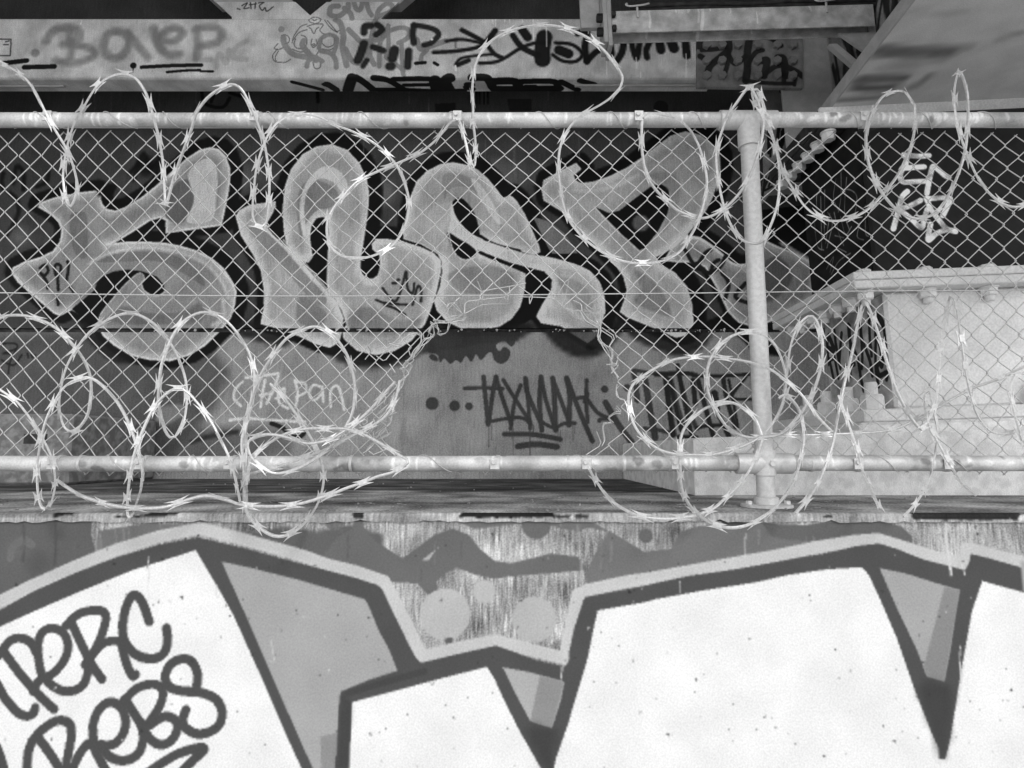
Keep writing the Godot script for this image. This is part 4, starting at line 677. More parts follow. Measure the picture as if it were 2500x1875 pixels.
const LOOSE := [
	[-389,508,-1851,-354,498,-1859,-342,526,-1868,-325,553,-1883,-289,533,-1851],
	[-432,471,-1872,-403,451,-1857,-384,488,-1883],
	[-472,462,-1886,-452,488,-1883,-457,502,-1850],
	[-254,588,-1881,-202,572,-1845,-154,589,-1871,-148,605,-1861,-198,597,-1872],
	[-206,627,-1859,-208,653,-1885,-191,637,-1870,-156,601,-1843],
	[-263,580,-1881,-232,553,-1857,-241,541,-1874,-209,545,-1875,-205,582,-1889],
	[-273,537,-1889,-249,568,-1843],
	[-385,442,-1849,-367,415,-1850],
	[-366,295,-1850,-385,277,-1842,-395,262,-1882,-405,261,-1861],
	[-383,222,-1865,-409,207,-1861,-409,228,-1843,-376,257,-1852,-380,274,-1842],
	[-466,269,-1884,-469,257,-1857,-462,251,-1856,-449,260,-1853,-460,268,-1859],
	[-206,573,-1848,-257,579,-1875,-263,543,-1844,-252,537,-1870,-268,513,-1860,-291,496,-1845,-310,472,-1855,-338,446,-1875,-356,425,-1878],
	[-253,575,-1874,-247,535,-1859,-276,517,-1840,-294,485,-1845,-316,467,-1870,-312,456,-1870,-333,435,-1849,-348,410,-1876,-336,401,-1869,-357,375,-1889,-366,345,-1881],
	[-287,539,-1863,-289,509,-1855,-307,484,-1859,-320,471,-1872,-332,448,-1842,-317,440,-1859,-342,410,-1882,-354,393,-1887,-348,362,-1841,-365,341,-1841,-383,306,-1844],
	[-362,350,-1860,-382,322,-1874,-373,298,-1885,-410,276,-1877,-439,247,-1879,-454,218,-1844],
	[-377,341,-1845,-374,331,-1851,-405,301,-1883,-439,272,-1878,-431,258,-1875,-437,228,-1843],
	[-350,418,-1882,-355,428,-1850,-338,432,-1856],
	[-393,296,-1863,-413,267,-1842,-395,243,-1877,-427,211,-1864,-446,226,-1882],
	[-408,258,-1885,-390,219,-1888,-426,204,-1874,-456,179,-1884,-463,158,-1887],
	[-401,207,-1840,-386,179,-1876,-425,160,-1845],
	[-439,186,-1855,-448,172,-1853,-428,158,-1857],
	[-151,604,-1842,-149,642,-1846,-99,650,-1854,-6,663,-1862,-9,694,-1855],
	[-99,677,-1854,-57,688,-1862,-6,697,-1865,45,713,-1882],
	[-6,659,-1848,-6,639,-1866,-57,645,-1887,-100,641,-1882,-146,605,-1846,-207,579,-1877],
	[-6,665,-1870,77,659,-1856,135,654,-1847,169,625,-1874,222,621,-1871,232,583,-1869,277,565,-1889],
	[156,626,-1846,176,676,-1889,183,723,-1842],
	[-208,586,-1882,-149,597,-1882,-149,637,-1848],
	[-110,709,-1849,-98,684,-1878,-110,636,-1862],
	[285,629,-1866,274,606,-1854,226,619,-1881,233,580,-1849,271,557,-1840],
	[196,648,-1855,220,634,-1844,222,610,-1843],
	[198,623,-1871,215,615,-1848,234,577,-1848,274,559,-1861],
	[268,231,-1885,280,190,-1859,228,158,-1844],
	[334,380,-1875,327,364,-1858,333,331,-1845,354,328,-1860],
	[279,612,-1888,270,586,-1858,285,561,-1877,277,518,-1847,315,487,-1857,321,461,-1875],
	[315,485,-1845,313,436,-1859,340,402,-1873],
	[274,555,-1848,271,525,-1845,294,481,-1845,316,452,-1846,312,429,-1857,335,400,-1855],
	[283,553,-1860,324,527,-1864,304,495,-1841,341,471,-1872,336,444,-1886,312,436,-1854],
	[299,441,-1865,324,448,-1863,336,436,-1860,319,417,-1878],
	[313,262,-1880,287,251,-1886,289,204,-1851,278,186,-1845],
	[309,260,-1855,303,276,-1884,321,291,-1841,342,292,-1849,329,311,-1865],
	[-401,521,-1890,-354,502,-1848,-347,525,-1859,-314,543,-1859,-291,545,-1889],
	[-250,585,-1853,-212,588,-1888,-158,581,-1866,-144,605,-1883,-193,602,-1872],
	[-208,622,-1845,-200,638,-1853,-183,639,-1849,-157,606,-1875],
	[-262,583,-1871,-233,560,-1860,-236,538,-1888,-207,548,-1869,-194,570,-1841],
	[-360,290,-1852,-386,279,-1847,-392,262,-1875,-409,263,-1855],
	[-376,228,-1851,-414,205,-1855,-418,228,-1868,-383,260,-1881,-382,281,-1889],
	[-458,271,-1846,-464,260,-1843,-469,249,-1876,-452,259,-1852,-456,274,-1870],
	[-214,580,-1859,-249,571,-1848,-271,552,-1874,-255,536,-1859,-278,513,-1877,-287,492,-1864,-312,470,-1888,-346,450,-1877,-348,420,-1876],
	[-250,561,-1844,-248,535,-1883,-281,524,-1852,-302,498,-1886,-313,455,-1841,-317,466,-1882,-347,446,-1885,-344,412,-1879,-335,404,-1843,-344,372,-1857,-364,348,-1845],
	[-295,545,-1865,-291,520,-1884,-317,486,-1873,-323,462,-1867,-338,448,-1840,-317,445,-1882,-334,410,-1878,-350,389,-1848,-364,368,-1884,-369,335,-1841,-384,308,-1875],
	[-370,354,-1862,-383,325,-1857,-369,289,-1845,-418,283,-1886,-425,245,-1848,-456,220,-1881],
	[-372,340,-1854,-377,331,-1889,-399,305,-1852,-444,266,-1881,-425,251,-1880,-450,227,-1888],
	[-391,295,-1874,-415,268,-1874,-385,239,-1841,-430,204,-1860,-437,232,-1872],
	[-391,249,-1840,-386,226,-1881,-421,210,-1879,-439,177,-1842,-459,163,-1842],
	[285,625,-1856,275,596,-1841,223,629,-1887,239,587,-1845,279,566,-1855],
	[201,615,-1857,221,614,-1848,245,590,-1885,279,566,-1880],
	[342,377,-1883,328,364,-1866,329,339,-1863,356,329,-1863],
	[282,606,-1872,264,587,-1853,285,554,-1848,269,513,-1852,326,499,-1888,323,464,-1882],
	[283,564,-1879,272,531,-1878,304,491,-1861,316,456,-1880,319,429,-1859,337,396,-1873],
	[289,563,-1872,329,530,-1855,301,490,-1843,341,468,-1880,328,436,-1873,305,439,-1841],
	[302,446,-1879,329,445,-1889,344,447,-1880,311,412,-1849],
	[308,257,-1853,280,256,-1843,288,199,-1865,282,182,-1888],
	[320,259,-1875,301,273,-1854,323,287,-1870,348,288,-1883,327,305,-1871],
]
const RAZOR := [
	["galvanised razor wire looping over the left half of the top rail",[-1622,1368,-1715,-1573,1355,-1700,-1523,1325,-1684,-1475,1292,-1670,-1427,1242,-1658,-1386,1171,-1657,-1368,1133,-1665,-1344,1079,-1692,-1337,1043,-1713,-1336,1005,-1734,-1340,970,-1751,-1359,938,-1763,-1371,924,-1767,-1390,947,-1772,-1404,998,-1775,-1407,1035,-1773,-1392,1098,-1758,-1361,1151,-1733,-1326,1191,-1709,-1312,1199,-1702,-1249,1256,-1670,-1198,1283,-1658,-1153,1288,-1655,-1120,1272,-1658,-1097,1233,-1670,-1089,1182,-1695,-1089,1174,-1699,-1086,1130,-1725,-1087,1065,-1756,-1087,991,-1773,-1080,932,-1774,-1071,953,-1772,-1050,1011,-1757,-1012,1071,-1727,-965,1136,-1689,-944,1174,-1671,-907,1213,-1658,-863,1246,-1655,-832,1257,-1659,-807,1241,-1666,-786,1195,-1687,-776,1162,-1707,-766,1122,-1731,-762,1079,-1751,-759,1017,-1770,-759,949,-1775,-759,880,-1767,-770,856,-1760,-788,864,-1752,-792,891,-1740,-780,943,-1714,-760,1006,-1681,-729,1077,-1658,-700,1127,-1655,-669,1156,-1661,-634,1168,-1671,-590,1174,-1689,-542,1162,-1716,-494,1155,-1741,-432,1130,-1766,-381,1085,-1775,-347,1034,-1771,-326,973,-1758,-316,918,-1741,-322,837,-1712,-346,777,-1686,-385,740,-1668,-435,721,-1657,-482,726,-1656,-513,747,-1660,-537,786,-1671,-545,844,-1689,-537,887,-1705,-515,938,-1728,-478,999,-1754,-421,1040,-1771,-359,1069,-1774,-290,1095,-1761,-241,1122,-1741,-213,1145,-1724,-186,1167,-1706,-167,1168,-1698]],
	["razor wire with the tallest loop, rising above the middle of the top rail",[-157,1151,-1674,-150,1130,-1670,-136,1075,-1665,-124,1020,-1669,-116,1001,-1674,-110,1031,-1681,-112,1106,-1702,-123,1198,-1731,-121,1220,-1737,-126,1294,-1757,-124,1352,-1769,-116,1407,-1774,-87,1463,-1773,-39,1493,-1761,26,1502,-1739,89,1491,-1714,151,1467,-1690,216,1424,-1670,265,1384,-1665,305,1340,-1671,331,1306,-1682,335,1287,-1690,320,1260,-1704,278,1238,-1727,229,1221,-1749,206,1209,-1758,176,1177,-1769,155,1135,-1775,146,1073,-1772,149,983,-1755,163,884,-1723,195,816,-1697,240,762,-1675,296,724,-1665,359,711,-1670,432,722,-1688,493,755,-1711,528,798,-1730,568,864,-1754,596,936,-1770,611,1008,-1775,600,1070,-1767,576,1126,-1749,534,1167,-1725,488,1183,-1705,432,1182,-1686,405,1172,-1678,391,1154,-1674]],
	["razor wire coiled round the post top and along the right part of the top rail",[386,1143,-1660,385,1132,-1663,389,1071,-1686,407,1008,-1719,442,967,-1744,493,928,-1765,523,909,-1772,585,889,-1774,635,901,-1765,680,935,-1744,711,980,-1715,730,1037,-1682,740,1094,-1662,745,1158,-1655,737,1176,-1656,730,1214,-1661,714,1256,-1671,700,1244,-1679,678,1214,-1698,675,1212,-1700,654,1165,-1730,640,1104,-1759,645,1035,-1774,654,952,-1771,665,875,-1753,684,813,-1730,711,786,-1712,739,785,-1696,757,823,-1676,772,877,-1659,782,952,-1656,788,1037,-1672,785,1114,-1696,773,1175,-1720,761,1249,-1745,759,1294,-1758,777,1310,-1763,793,1284,-1770,820,1166,-1770,826,1103,-1756,830,1018,-1729,844,947,-1700,863,884,-1676,893,848,-1662,927,833,-1656,972,838,-1656,1039,871,-1669,1116,941,-1698,1182,1013,-1729,1236,1092,-1756,1271,1173,-1772,1281,1257,-1773,1272,1266,-1771,1245,1298,-1763,1210,1298,-1754,1157,1269,-1737,1111,1213,-1716,1092,1183,-1705,1064,1123,-1685,1048,1043,-1664,1053,977,-1655,1076,928,-1659,1122,884,-1675,1179,862,-1696,1231,864,-1714,1294,894,-1736,1352,958,-1759,1400,1035,-1774,1426,1116,-1770,1423,1187,-1749,1416,1218,-1734,1392,1272,-1704,1361,1312,-1682,1338,1281,-1672,1318,1220,-1660,1314,1158,-1655,1327,1100,-1662,1365,1039,-1686,1421,982,-1720,1486,942,-1749,1544,923,-1765,1594,931,-1773,1659,969,-1773]],
	["razor wire in tall loops across the lower mesh at left, hanging below the ledge edge",[-1547,533,-1718,-1500,556,-1706,-1466,563,-1700,-1418,561,-1695,-1370,548,-1697,-1326,521,-1706,-1295,484,-1721,-1274,447,-1738,-1262,409,-1753,-1260,371,-1765,-1265,322,-1777,-1278,272,-1784,-1301,237,-1785,-1318,227,-1783,-1337,237,-1780,-1347,267,-1774,-1346,315,-1760,-1331,363,-1744,-1306,415,-1724,-1268,467,-1707,-1226,514,-1696,-1180,548,-1696,-1138,569,-1703,-1105,570,-1713,-1065,546,-1731,-1034,505,-1751,-1011,457,-1769,-994,408,-1780,-983,353,-1785,-980,292,-1781,-983,242,-1771,-1000,209,-1759,-1016,221,-1752,-1024,260,-1737,-1027,312,-1719,-1019,368,-1704,-1011,416,-1696,-999,465,-1696,-982,515,-1702,-962,552,-1713,-927,578,-1729,-890,577,-1744,-856,553,-1760,-826,514,-1774,-802,470,-1783,-785,419,-1785,-777,362,-1779,-778,301,-1765,-784,241,-1746,-784,196,-1730,-768,139,-1711,-747,94,-1675,-707,41,-1592,-672,7,-1542,-631,-18,-1508,-590,-36,-1491,-564,-39,-1499,-545,-29,-1535,-536,-7,-1592,-535,30,-1667,-545,77,-1736,-564,123,-1784,-581,173,-1778,-604,222,-1765,-633,275,-1744,-666,327,-1721,-700,364,-1706]],
	["razor wire in low pointed loops crossing the bottom rail at left",[-1474,367,-1654,-1441,340,-1662,-1404,308,-1678,-1378,262,-1698,-1354,211,-1715,-1334,163,-1726,-1320,115,-1730,-1270,71,-1672,-1230,35,-1612,-1220,18,-1579,-1246,32,-1594,-1292,73,-1639,-1327,126,-1676,-1312,186,-1660,-1297,246,-1651,-1279,301,-1652,-1261,344,-1659,-1237,369,-1669,-1208,378,-1681,-1182,362,-1692,-1152,325,-1709,-1128,283,-1721,-1105,230,-1729,-1081,172,-1728,-1059,115,-1719,-1017,72,-1652,-981,33,-1577,-955,4,-1513,-976,20,-1533,-1020,75,-1600,-1047,127,-1650,-1039,181,-1653,-1028,242,-1666,-1015,299,-1685,-993,334,-1700,-967,350,-1710,-941,336,-1718,-909,298,-1727,-874,250,-1730,-839,196,-1724,-806,144,-1711,-769,94,-1668,-705,39,-1564]],
	["razor wire making a round loop left of the torn hole in the mesh",[-709,30,-1613,-764,92,-1724,-781,163,-1760,-787,212,-1758,-768,299,-1737,-728,383,-1702,-682,442,-1676,-641,488,-1663,-598,511,-1660,-562,522,-1663,-526,509,-1672,-496,478,-1686,-475,437,-1705,-463,377,-1730,-464,319,-1748,-480,261,-1759,-508,212,-1759,-547,168,-1748,-588,134,-1730,-631,111,-1705,-668,107,-1681,-704,126,-1675,-729,158,-1665,-734,195,-1660,-702,214,-1661,-659,214,-1667,-616,203,-1681,-579,191,-1697,-531,201,-1719,-506,216,-1731,-468,246,-1748,-418,295,-1759,-370,350,-1756,-339,379,-1747]],
	["slack razor wire strand trailing along the ledge edge at left",[-1241,91,-1638,-1191,74,-1609,-1127,55,-1573,-1054,40,-1543,-989,30,-1523,-920,26,-1521,-877,29,-1534,-845,43,-1567,-810,52,-1590,-760,45,-1588,-702,30,-1569,-626,26,-1562,-570,30,-1562,-529,38,-1567,-477,55,-1581,-439,71,-1597,-400,85,-1612,-365,100,-1630,-323,113,-1648,-286,140,-1654,-312,158,-1657,-375,195,-1668,-425,219,-1676,-474,232,-1683,-523,233,-1688,-579,233,-1690,-639,219,-1688,-687,191,-1682,-720,158,-1675,-733,122,-1668,-708,75,-1604]],
	["bundled razor wire end lying against the torn left edge of the hole",[-764,105,-1735,-680,124,-1740,-601,153,-1746,-533,182,-1757,-482,212,-1767,-435,237,-1774,-387,267,-1779,-354,317,-1780,-339,382,-1776]],
	["razor wire tangled in wide loops round the lower part of the post",[905,224,-1683,859,275,-1681,830,329,-1692,794,375,-1713,758,412,-1736,708,435,-1758,650,448,-1775,597,454,-1780,535,451,-1776,481,441,-1765,426,414,-1747,382,386,-1729,351,360,-1715,336,325,-1703,337,281,-1690,351,233,-1681,383,196,-1681,421,172,-1687,469,161,-1699,526,159,-1717,586,160,-1738,647,173,-1758,714,197,-1774,768,237,-1780,798,282,-1776,814,340,-1761,809,393,-1742,786,449,-1719,751,490,-1700,713,508,-1690,667,510,-1682,618,491,-1680,585,458,-1686,566,412,-1700,568,356,-1720,588,309,-1740,617,266,-1758,649,232,-1771,696,212,-1778,746,210,-1780,803,222,-1771,845,270,-1751,871,322,-1727,886,383,-1702,891,434,-1687,891,486,-1680,880,540,-1682,864,558,-1686,842,543,-1693,827,515,-1704,818,469,-1722,818,418,-1743,819,361,-1763,809,302,-1777,778,247,-1780]],
	["razor wire loop hanging over the ledge edge in front of the post foot",[705,214,-1680,694,262,-1695,665,297,-1714,629,313,-1732,594,304,-1746,563,290,-1757,525,256,-1767,502,212,-1770,496,163,-1765,492,114,-1754,471,62,-1667,470,20,-1578,485,-3,-1518,513,-15,-1480,550,-15,-1470,599,-4,-1491,664,19,-1543,732,52,-1614,799,93,-1695,848,163,-1749,864,222,-1764,860,281,-1770,841,316,-1768,815,336,-1764,793,325,-1759]],
	["razor wire arc drooping below the bottom rail between the torn hole and the post",[215,130,-1688,221,112,-1682,233,82,-1633,254,46,-1574,289,20,-1532,331,6,-1514,386,0,-1518,432,2,-1534,473,6,-1552,530,20,-1587,583,46,-1636,633,75,-1680,681,110,-1726,706,153,-1723,723,210,-1712]],
	["razor wire in steep narrow arches across the mesh right of the post",[717,12,-1531,785,54,-1585,861,108,-1666,909,182,-1697,945,259,-1727,989,360,-1760,1026,462,-1770,1042,561,-1751,1049,610,-1732,1060,584,-1721,1062,503,-1692,1068,422,-1673,1085,350,-1672,1118,290,-1685,1149,253,-1700,1179,234,-1712,1217,269,-1728,1257,329,-1750,1293,463,-1770,1304,561,-1753,1306,627,-1729,1313,604,-1720,1295,507,-1688,1287,398,-1670,1300,332,-1677,1328,272,-1695,1373,230,-1715,1411,220,-1727,1469,226,-1744,1533,246,-1759]],
	["thin razor wire loop tied to the bottom rail at far right",[1009,1,-1560,1087,34,-1620,1187,87,-1712,1247,163,-1762,1268,237,-1775,1265,292,-1780,1257,342,-1779,1249,342,-1779,1239,312,-1776,1237,256,-1768,1250,202,-1755,1265,148,-1741,1275,115,-1732,1257,75,-1674,1256,47,-1629]],
	["razor wire end curling at the right edge above the bottom rail",[1558,418,-1740,1507,397,-1733,1472,386,-1728,1454,346,-1724,1455,288,-1720,1473,211,-1722,1502,163,-1728]],
	["slack razor wire strand running diagonally up to the right over the plinth",[776,222,-1790,874,217,-1776,1011,222,-1771,1127,231,-1782,1218,263,-1794,1328,319,-1807,1410,361,-1810,1480,386,-1805,1601,445,-1786]],
	["short razor wire strand dropping across the clamp on the bottom rail",[950,331,-1720,959,277,-1707,968,219,-1696,978,168,-1691,987,121,-1691,977,73,-1641,958,17,-1572]],
]


# ---------------------------------------------------------------- shapes
class Shape:
	var v := PackedVector3Array()
	var n := PackedVector3Array()
	var u := PackedVector2Array()
	func tri(a: Vector3, b: Vector3, c: Vector3, na: Vector3, nb: Vector3, nc: Vector3, ua := Vector2.ZERO, ub := Vector2.ZERO, uc := Vector2.ZERO) -> void:
		if (b - a).cross(c - a).dot(na + nb + nc) > 0.0:
			v.append_array([a, c, b]); n.append_array([na, nc, nb]); u.append_array([ua, uc, ub])
		else:
			v.append_array([a, b, c]); n.append_array([na, nb, nc]); u.append_array([ua, ub, uc])
	func face(a: Vector3, b: Vector3, c: Vector3, d: Vector3, out_hint: Vector3) -> void:
		var m := (b - a).cross(c - a)
		if m.length() < 1e-12:
			m = (c - a).cross(d - a)
		m = m.normalized()
		if m.dot(out_hint) < 0.0:
			m = -m
		tri(a, b, c, m, m, m); tri(a, c, d, m, m, m)
	func uv_face(a: Vector3, b: Vector3, c: Vector3, d: Vector3, nm: Vector3, ua: Vector2, ub: Vector2, uc: Vector2, ud: Vector2) -> void:
		tri(a, b, c, nm, nm, nm, ua, ub, uc); tri(a, c, d, nm, nm, nm, ua, uc, ud)
	func box(lo: Vector3, hi: Vector3, e := 0.002) -> void:
		# a box with chamfered edges
		var mid := (lo + hi) * 0.5
		var h := (hi - lo) * 0.5
		e = min(e, h[h.min_axis_index()] * 0.45)
		for ax in 3:
			var b := (ax + 1) % 3
			var cx := (ax + 2) % 3
			for s in [-1.0, 1.0]:
				var q := []
				for k in [[-1, -1], [1, -1], [1, 1], [-1, 1]]:
					var p := Vector3.ZERO
					p[ax] = s * h[ax]; p[b] = k[0] * (h[b] - e); p[cx] = k[1] * (h[cx] - e)
					q.append(mid + p)
				var o := Vector3.ZERO
				o[ax] = s
				face(q[0], q[1], q[2], q[3], o)
				for s2 in [-1.0, 1.0]:
					var p1 := Vector3.ZERO
					p1[ax] = s * h[ax]; p1[b] = s2 * (h[b] - e); p1[cx] = -(h[cx] - e)
					var p2 := p1
					p2[cx] = -p1[cx]
					var p3 := p2
					p3[ax] = s * (h[ax] - e); p3[b] = s2 * h[b]
					var p4 := p3
					p4[cx] = -p3[cx]
					var oo := Vector3.ZERO
					oo[ax] = s; oo[b] = s2
					face(mid + p1, mid + p2, mid + p3, mid + p4, oo)
		for sx in [-1.0, 1.0]:
			for sy in [-1.0, 1.0]:
				for sz in [-1.0, 1.0]:
					var k := Vector3(sx, sy, sz)
					var a := mid + Vector3(sx * h.x, sy * (h.y - e), sz * (h.z - e))
					var b := mid + Vector3(sx * (h.x - e), sy * h.y, sz * (h.z - e))
					var c := mid + Vector3(sx * (h.x - e), sy * (h.y - e), sz * h.z)
					var m := k.normalized()
					tri(a, b, c, m, m, m)
	func prism(outline: PackedVector2Array, z0: float, z1: float) -> void:
		# an outline in x and y given thickness along z
		var t := Geometry2D.triangulate_polygon(outline)
		for i in range(0, t.size(), 3):
			for z in [z0, z1]:
				var o := Vector3(0, 0, 1.0 if z == max(z0, z1) else -1.0)
				var a := outline[t[i]]
				var b := outline[t[i + 1]]
				var c := outline[t[i + 2]]
				tri(Vector3(a.x, a.y, z), Vector3(b.x, b.y, z), Vector3(c.x, c.y, z), o, o, o, a, b, c)
		var turn := 1.0 if Geometry2D.is_polygon_clockwise(outline) else -1.0
		for i in outline.size():
			var a := outline[i]
			var b := outline[(i + 1) % outline.size()]
			var o := Vector3(-(b.y - a.y), b.x - a.x, 0) * turn
			face(Vector3(a.x, a.y, z0), Vector3(b.x, b.y, z0), Vector3(b.x, b.y, z1), Vector3(a.x, a.y, z1), o)
	func tube(path: PackedVector3Array, profile: PackedVector2Array, smooth := true, caps := true, uv_scale := Vector2.ZERO, roll := PackedFloat32Array()) -> void:
		# a profile swept along a path
		var side := Vector3.ZERO
		var count := profile.size()
		var before := []
		var before_n := []
		var along := 0.0
		for i in path.size():
			var d := (path[min(i + 1, path.size() - 1)] - path[max(i - 1, 0)]).normalized()
			if side == Vector3.ZERO:
				side = d.cross(Vector3(0, 0, 1) if absf(d.z) < 0.9 else Vector3(0, 1, 0)).normalized()
			side = (side - d * side.dot(d)).normalized()
			if roll.size() > 0:
				# a tape that keeps its flat side outward, rolled a little along its length
				var level := d.cross(Vector3(0, 0, 1))
				if level.length() > 0.15:
					level = level.normalized().rotated(d, roll[i])
					side = level if level.dot(side) >= 0.0 or i == 0 else -level
			var up := d.cross(side)
			var ring := []
			var ring_n := []
			for p in profile:
				ring.append(path[i] + side * p.x + up * p.y)
				ring_n.append((side * p.x + up * p.y).normalized())
			var step := (path[i] - path[i - 1]).length() if i > 0 else 0.0
			if i > 0:
				for k in count:
					var k2 := (k + 1) % count
					if smooth:
						var u0 := Vector2(along, float(k) / count) * uv_scale
						var u1 := Vector2(along + step, float(k) / count) * uv_scale
						var u2 := Vector2(along + step, float(k + 1) / count) * uv_scale
						var u3 := Vector2(along, float(k + 1) / count) * uv_scale
						tri(before[k], ring[k], ring[k2], before_n[k], ring_n[k], ring_n[k2], u0, u1, u2)
						tri(before[k], ring[k2], before[k2], before_n[k], ring_n[k2], before_n[k2], u0, u2, u3)
					else:
						face(before[k], ring[k], ring[k2], before[k2], ring_n[k] + ring_n[k2])
			elif caps:
				for k in range(1, count - 1):
					tri(ring[0], ring[k], ring[k + 1], -d, -d, -d)
			along += step
			if caps and i == path.size() - 1:
				for k in range(1, count - 1):
					tri(ring[0], ring[k], ring[k + 1], d, d, d)
			before = ring
			before_n = ring_n
	func hexagon(at: Vector3, axis: Vector3, radius: float, height: float, turn := 0.0, sides := 6) -> void:
		# a nut or bolt head with a chamfered crown, standing on "at" along "axis"
		var a := axis.cross(Vector3(0, 0, 1) if absf(axis.z) < 0.9 else Vector3(0, 1, 0)).normalized()
		var b := axis.cross(a)
		var rows := [[radius, 0.0], [radius, height * 0.82], [radius * 0.86, height]]
		for r in 2:
			for k in sides:
				var q := []
				for s in [[r, k], [r, k + 1], [r + 1, k + 1], [r + 1, k]]:
					var w: float = TAU * s[1] / sides + turn
					q.append(at + (a * cos(w) + b * sin(w)) * rows[s[0]][0] + axis * rows[s[0]][1])
				face(q[0], q[1], q[2], q[3], (q[0] + q[1]) * 0.5 - at - axis * ((q[0] + q[1]) * 0.5 - at).dot(axis) + axis * 0.02 * r)
		for k in sides:
			var w0 := TAU * k / sides + turn
			var w1 := TAU * (k + 1) / sides + turn
			tri(at + axis * height, at + (a * cos(w0) + b * sin(w0)) * rows[2][0] + axis * height, at + (a * cos(w1) + b * sin(w1)) * rows[2][0] + axis * height, axis, axis, axis)
			tri(at, at + (a * cos(w0) + b * sin(w0)) * radius, at + (a * cos(w1) + b * sin(w1)) * radius, -axis, -axis, -axis)
	func mesh() -> ArrayMesh:
		var arrays := []
		arrays.resize(Mesh.ARRAY_MAX)
		arrays[Mesh.ARRAY_VERTEX] = v
		arrays[Mesh.ARRAY_NORMAL] = n
		arrays[Mesh.ARRAY_TEX_UV] = u
		var m := ArrayMesh.new()
		m.add_surface_from_arrays(Mesh.PRIMITIVE_TRIANGLES, arrays)
		return m

static func ring(radius: float, sides: int, flat := 1.0) -> PackedVector2Array:
	var p := PackedVector2Array()
	for k in sides:
		p.append(Vector2(cos(TAU * k / sides) * radius, sin(TAU * k / sides) * radius * flat))
	return p

static func points2(mm: Array) -> PackedVector2Array:
	var p := PackedVector2Array()
	for i in range(0, mm.size(), 2):
		p.append(Vector2(mm[i], mm[i + 1]) * 0.001)
	return p

static func points3(mm: Array) -> PackedVector3Array:
	var p := PackedVector3Array()
	for i in range(0, mm.size(), 3):
		p.append(Vector3(mm[i], mm[i + 1], mm[i + 2]) * 0.001)
	return p

static func curve2(p: PackedVector2Array, parts: int, closed: bool) -> PackedVector2Array:
	var out := PackedVector2Array()
	var c := p.size()
	if c < 3:
		return p
	for i in (c if closed else c - 1):
		var a := p[(i - 1 + c) % c] if closed or i > 0 else p[0]
		var d := p[(i + 2) % c] if closed or i + 2 < c else p[c - 1]
		for k in parts:
			out.append(p[i].cubic_interpolate(p[(i + 1) % c], a, d, float(k) / parts))
	if not closed:
		out.append(p[c - 1])
	return out

static func curve3(p: PackedVector3Array, parts: int) -> PackedVector3Array:
	var out := PackedVector3Array()
	for i in p.size() - 1:
		for k in parts:
			out.append(p[i].cubic_interpolate(p[i + 1], p[max(i - 1, 0)], p[min(i + 2, p.size() - 1)], float(k) / parts))
	out.append(p[p.size() - 1])
	return out

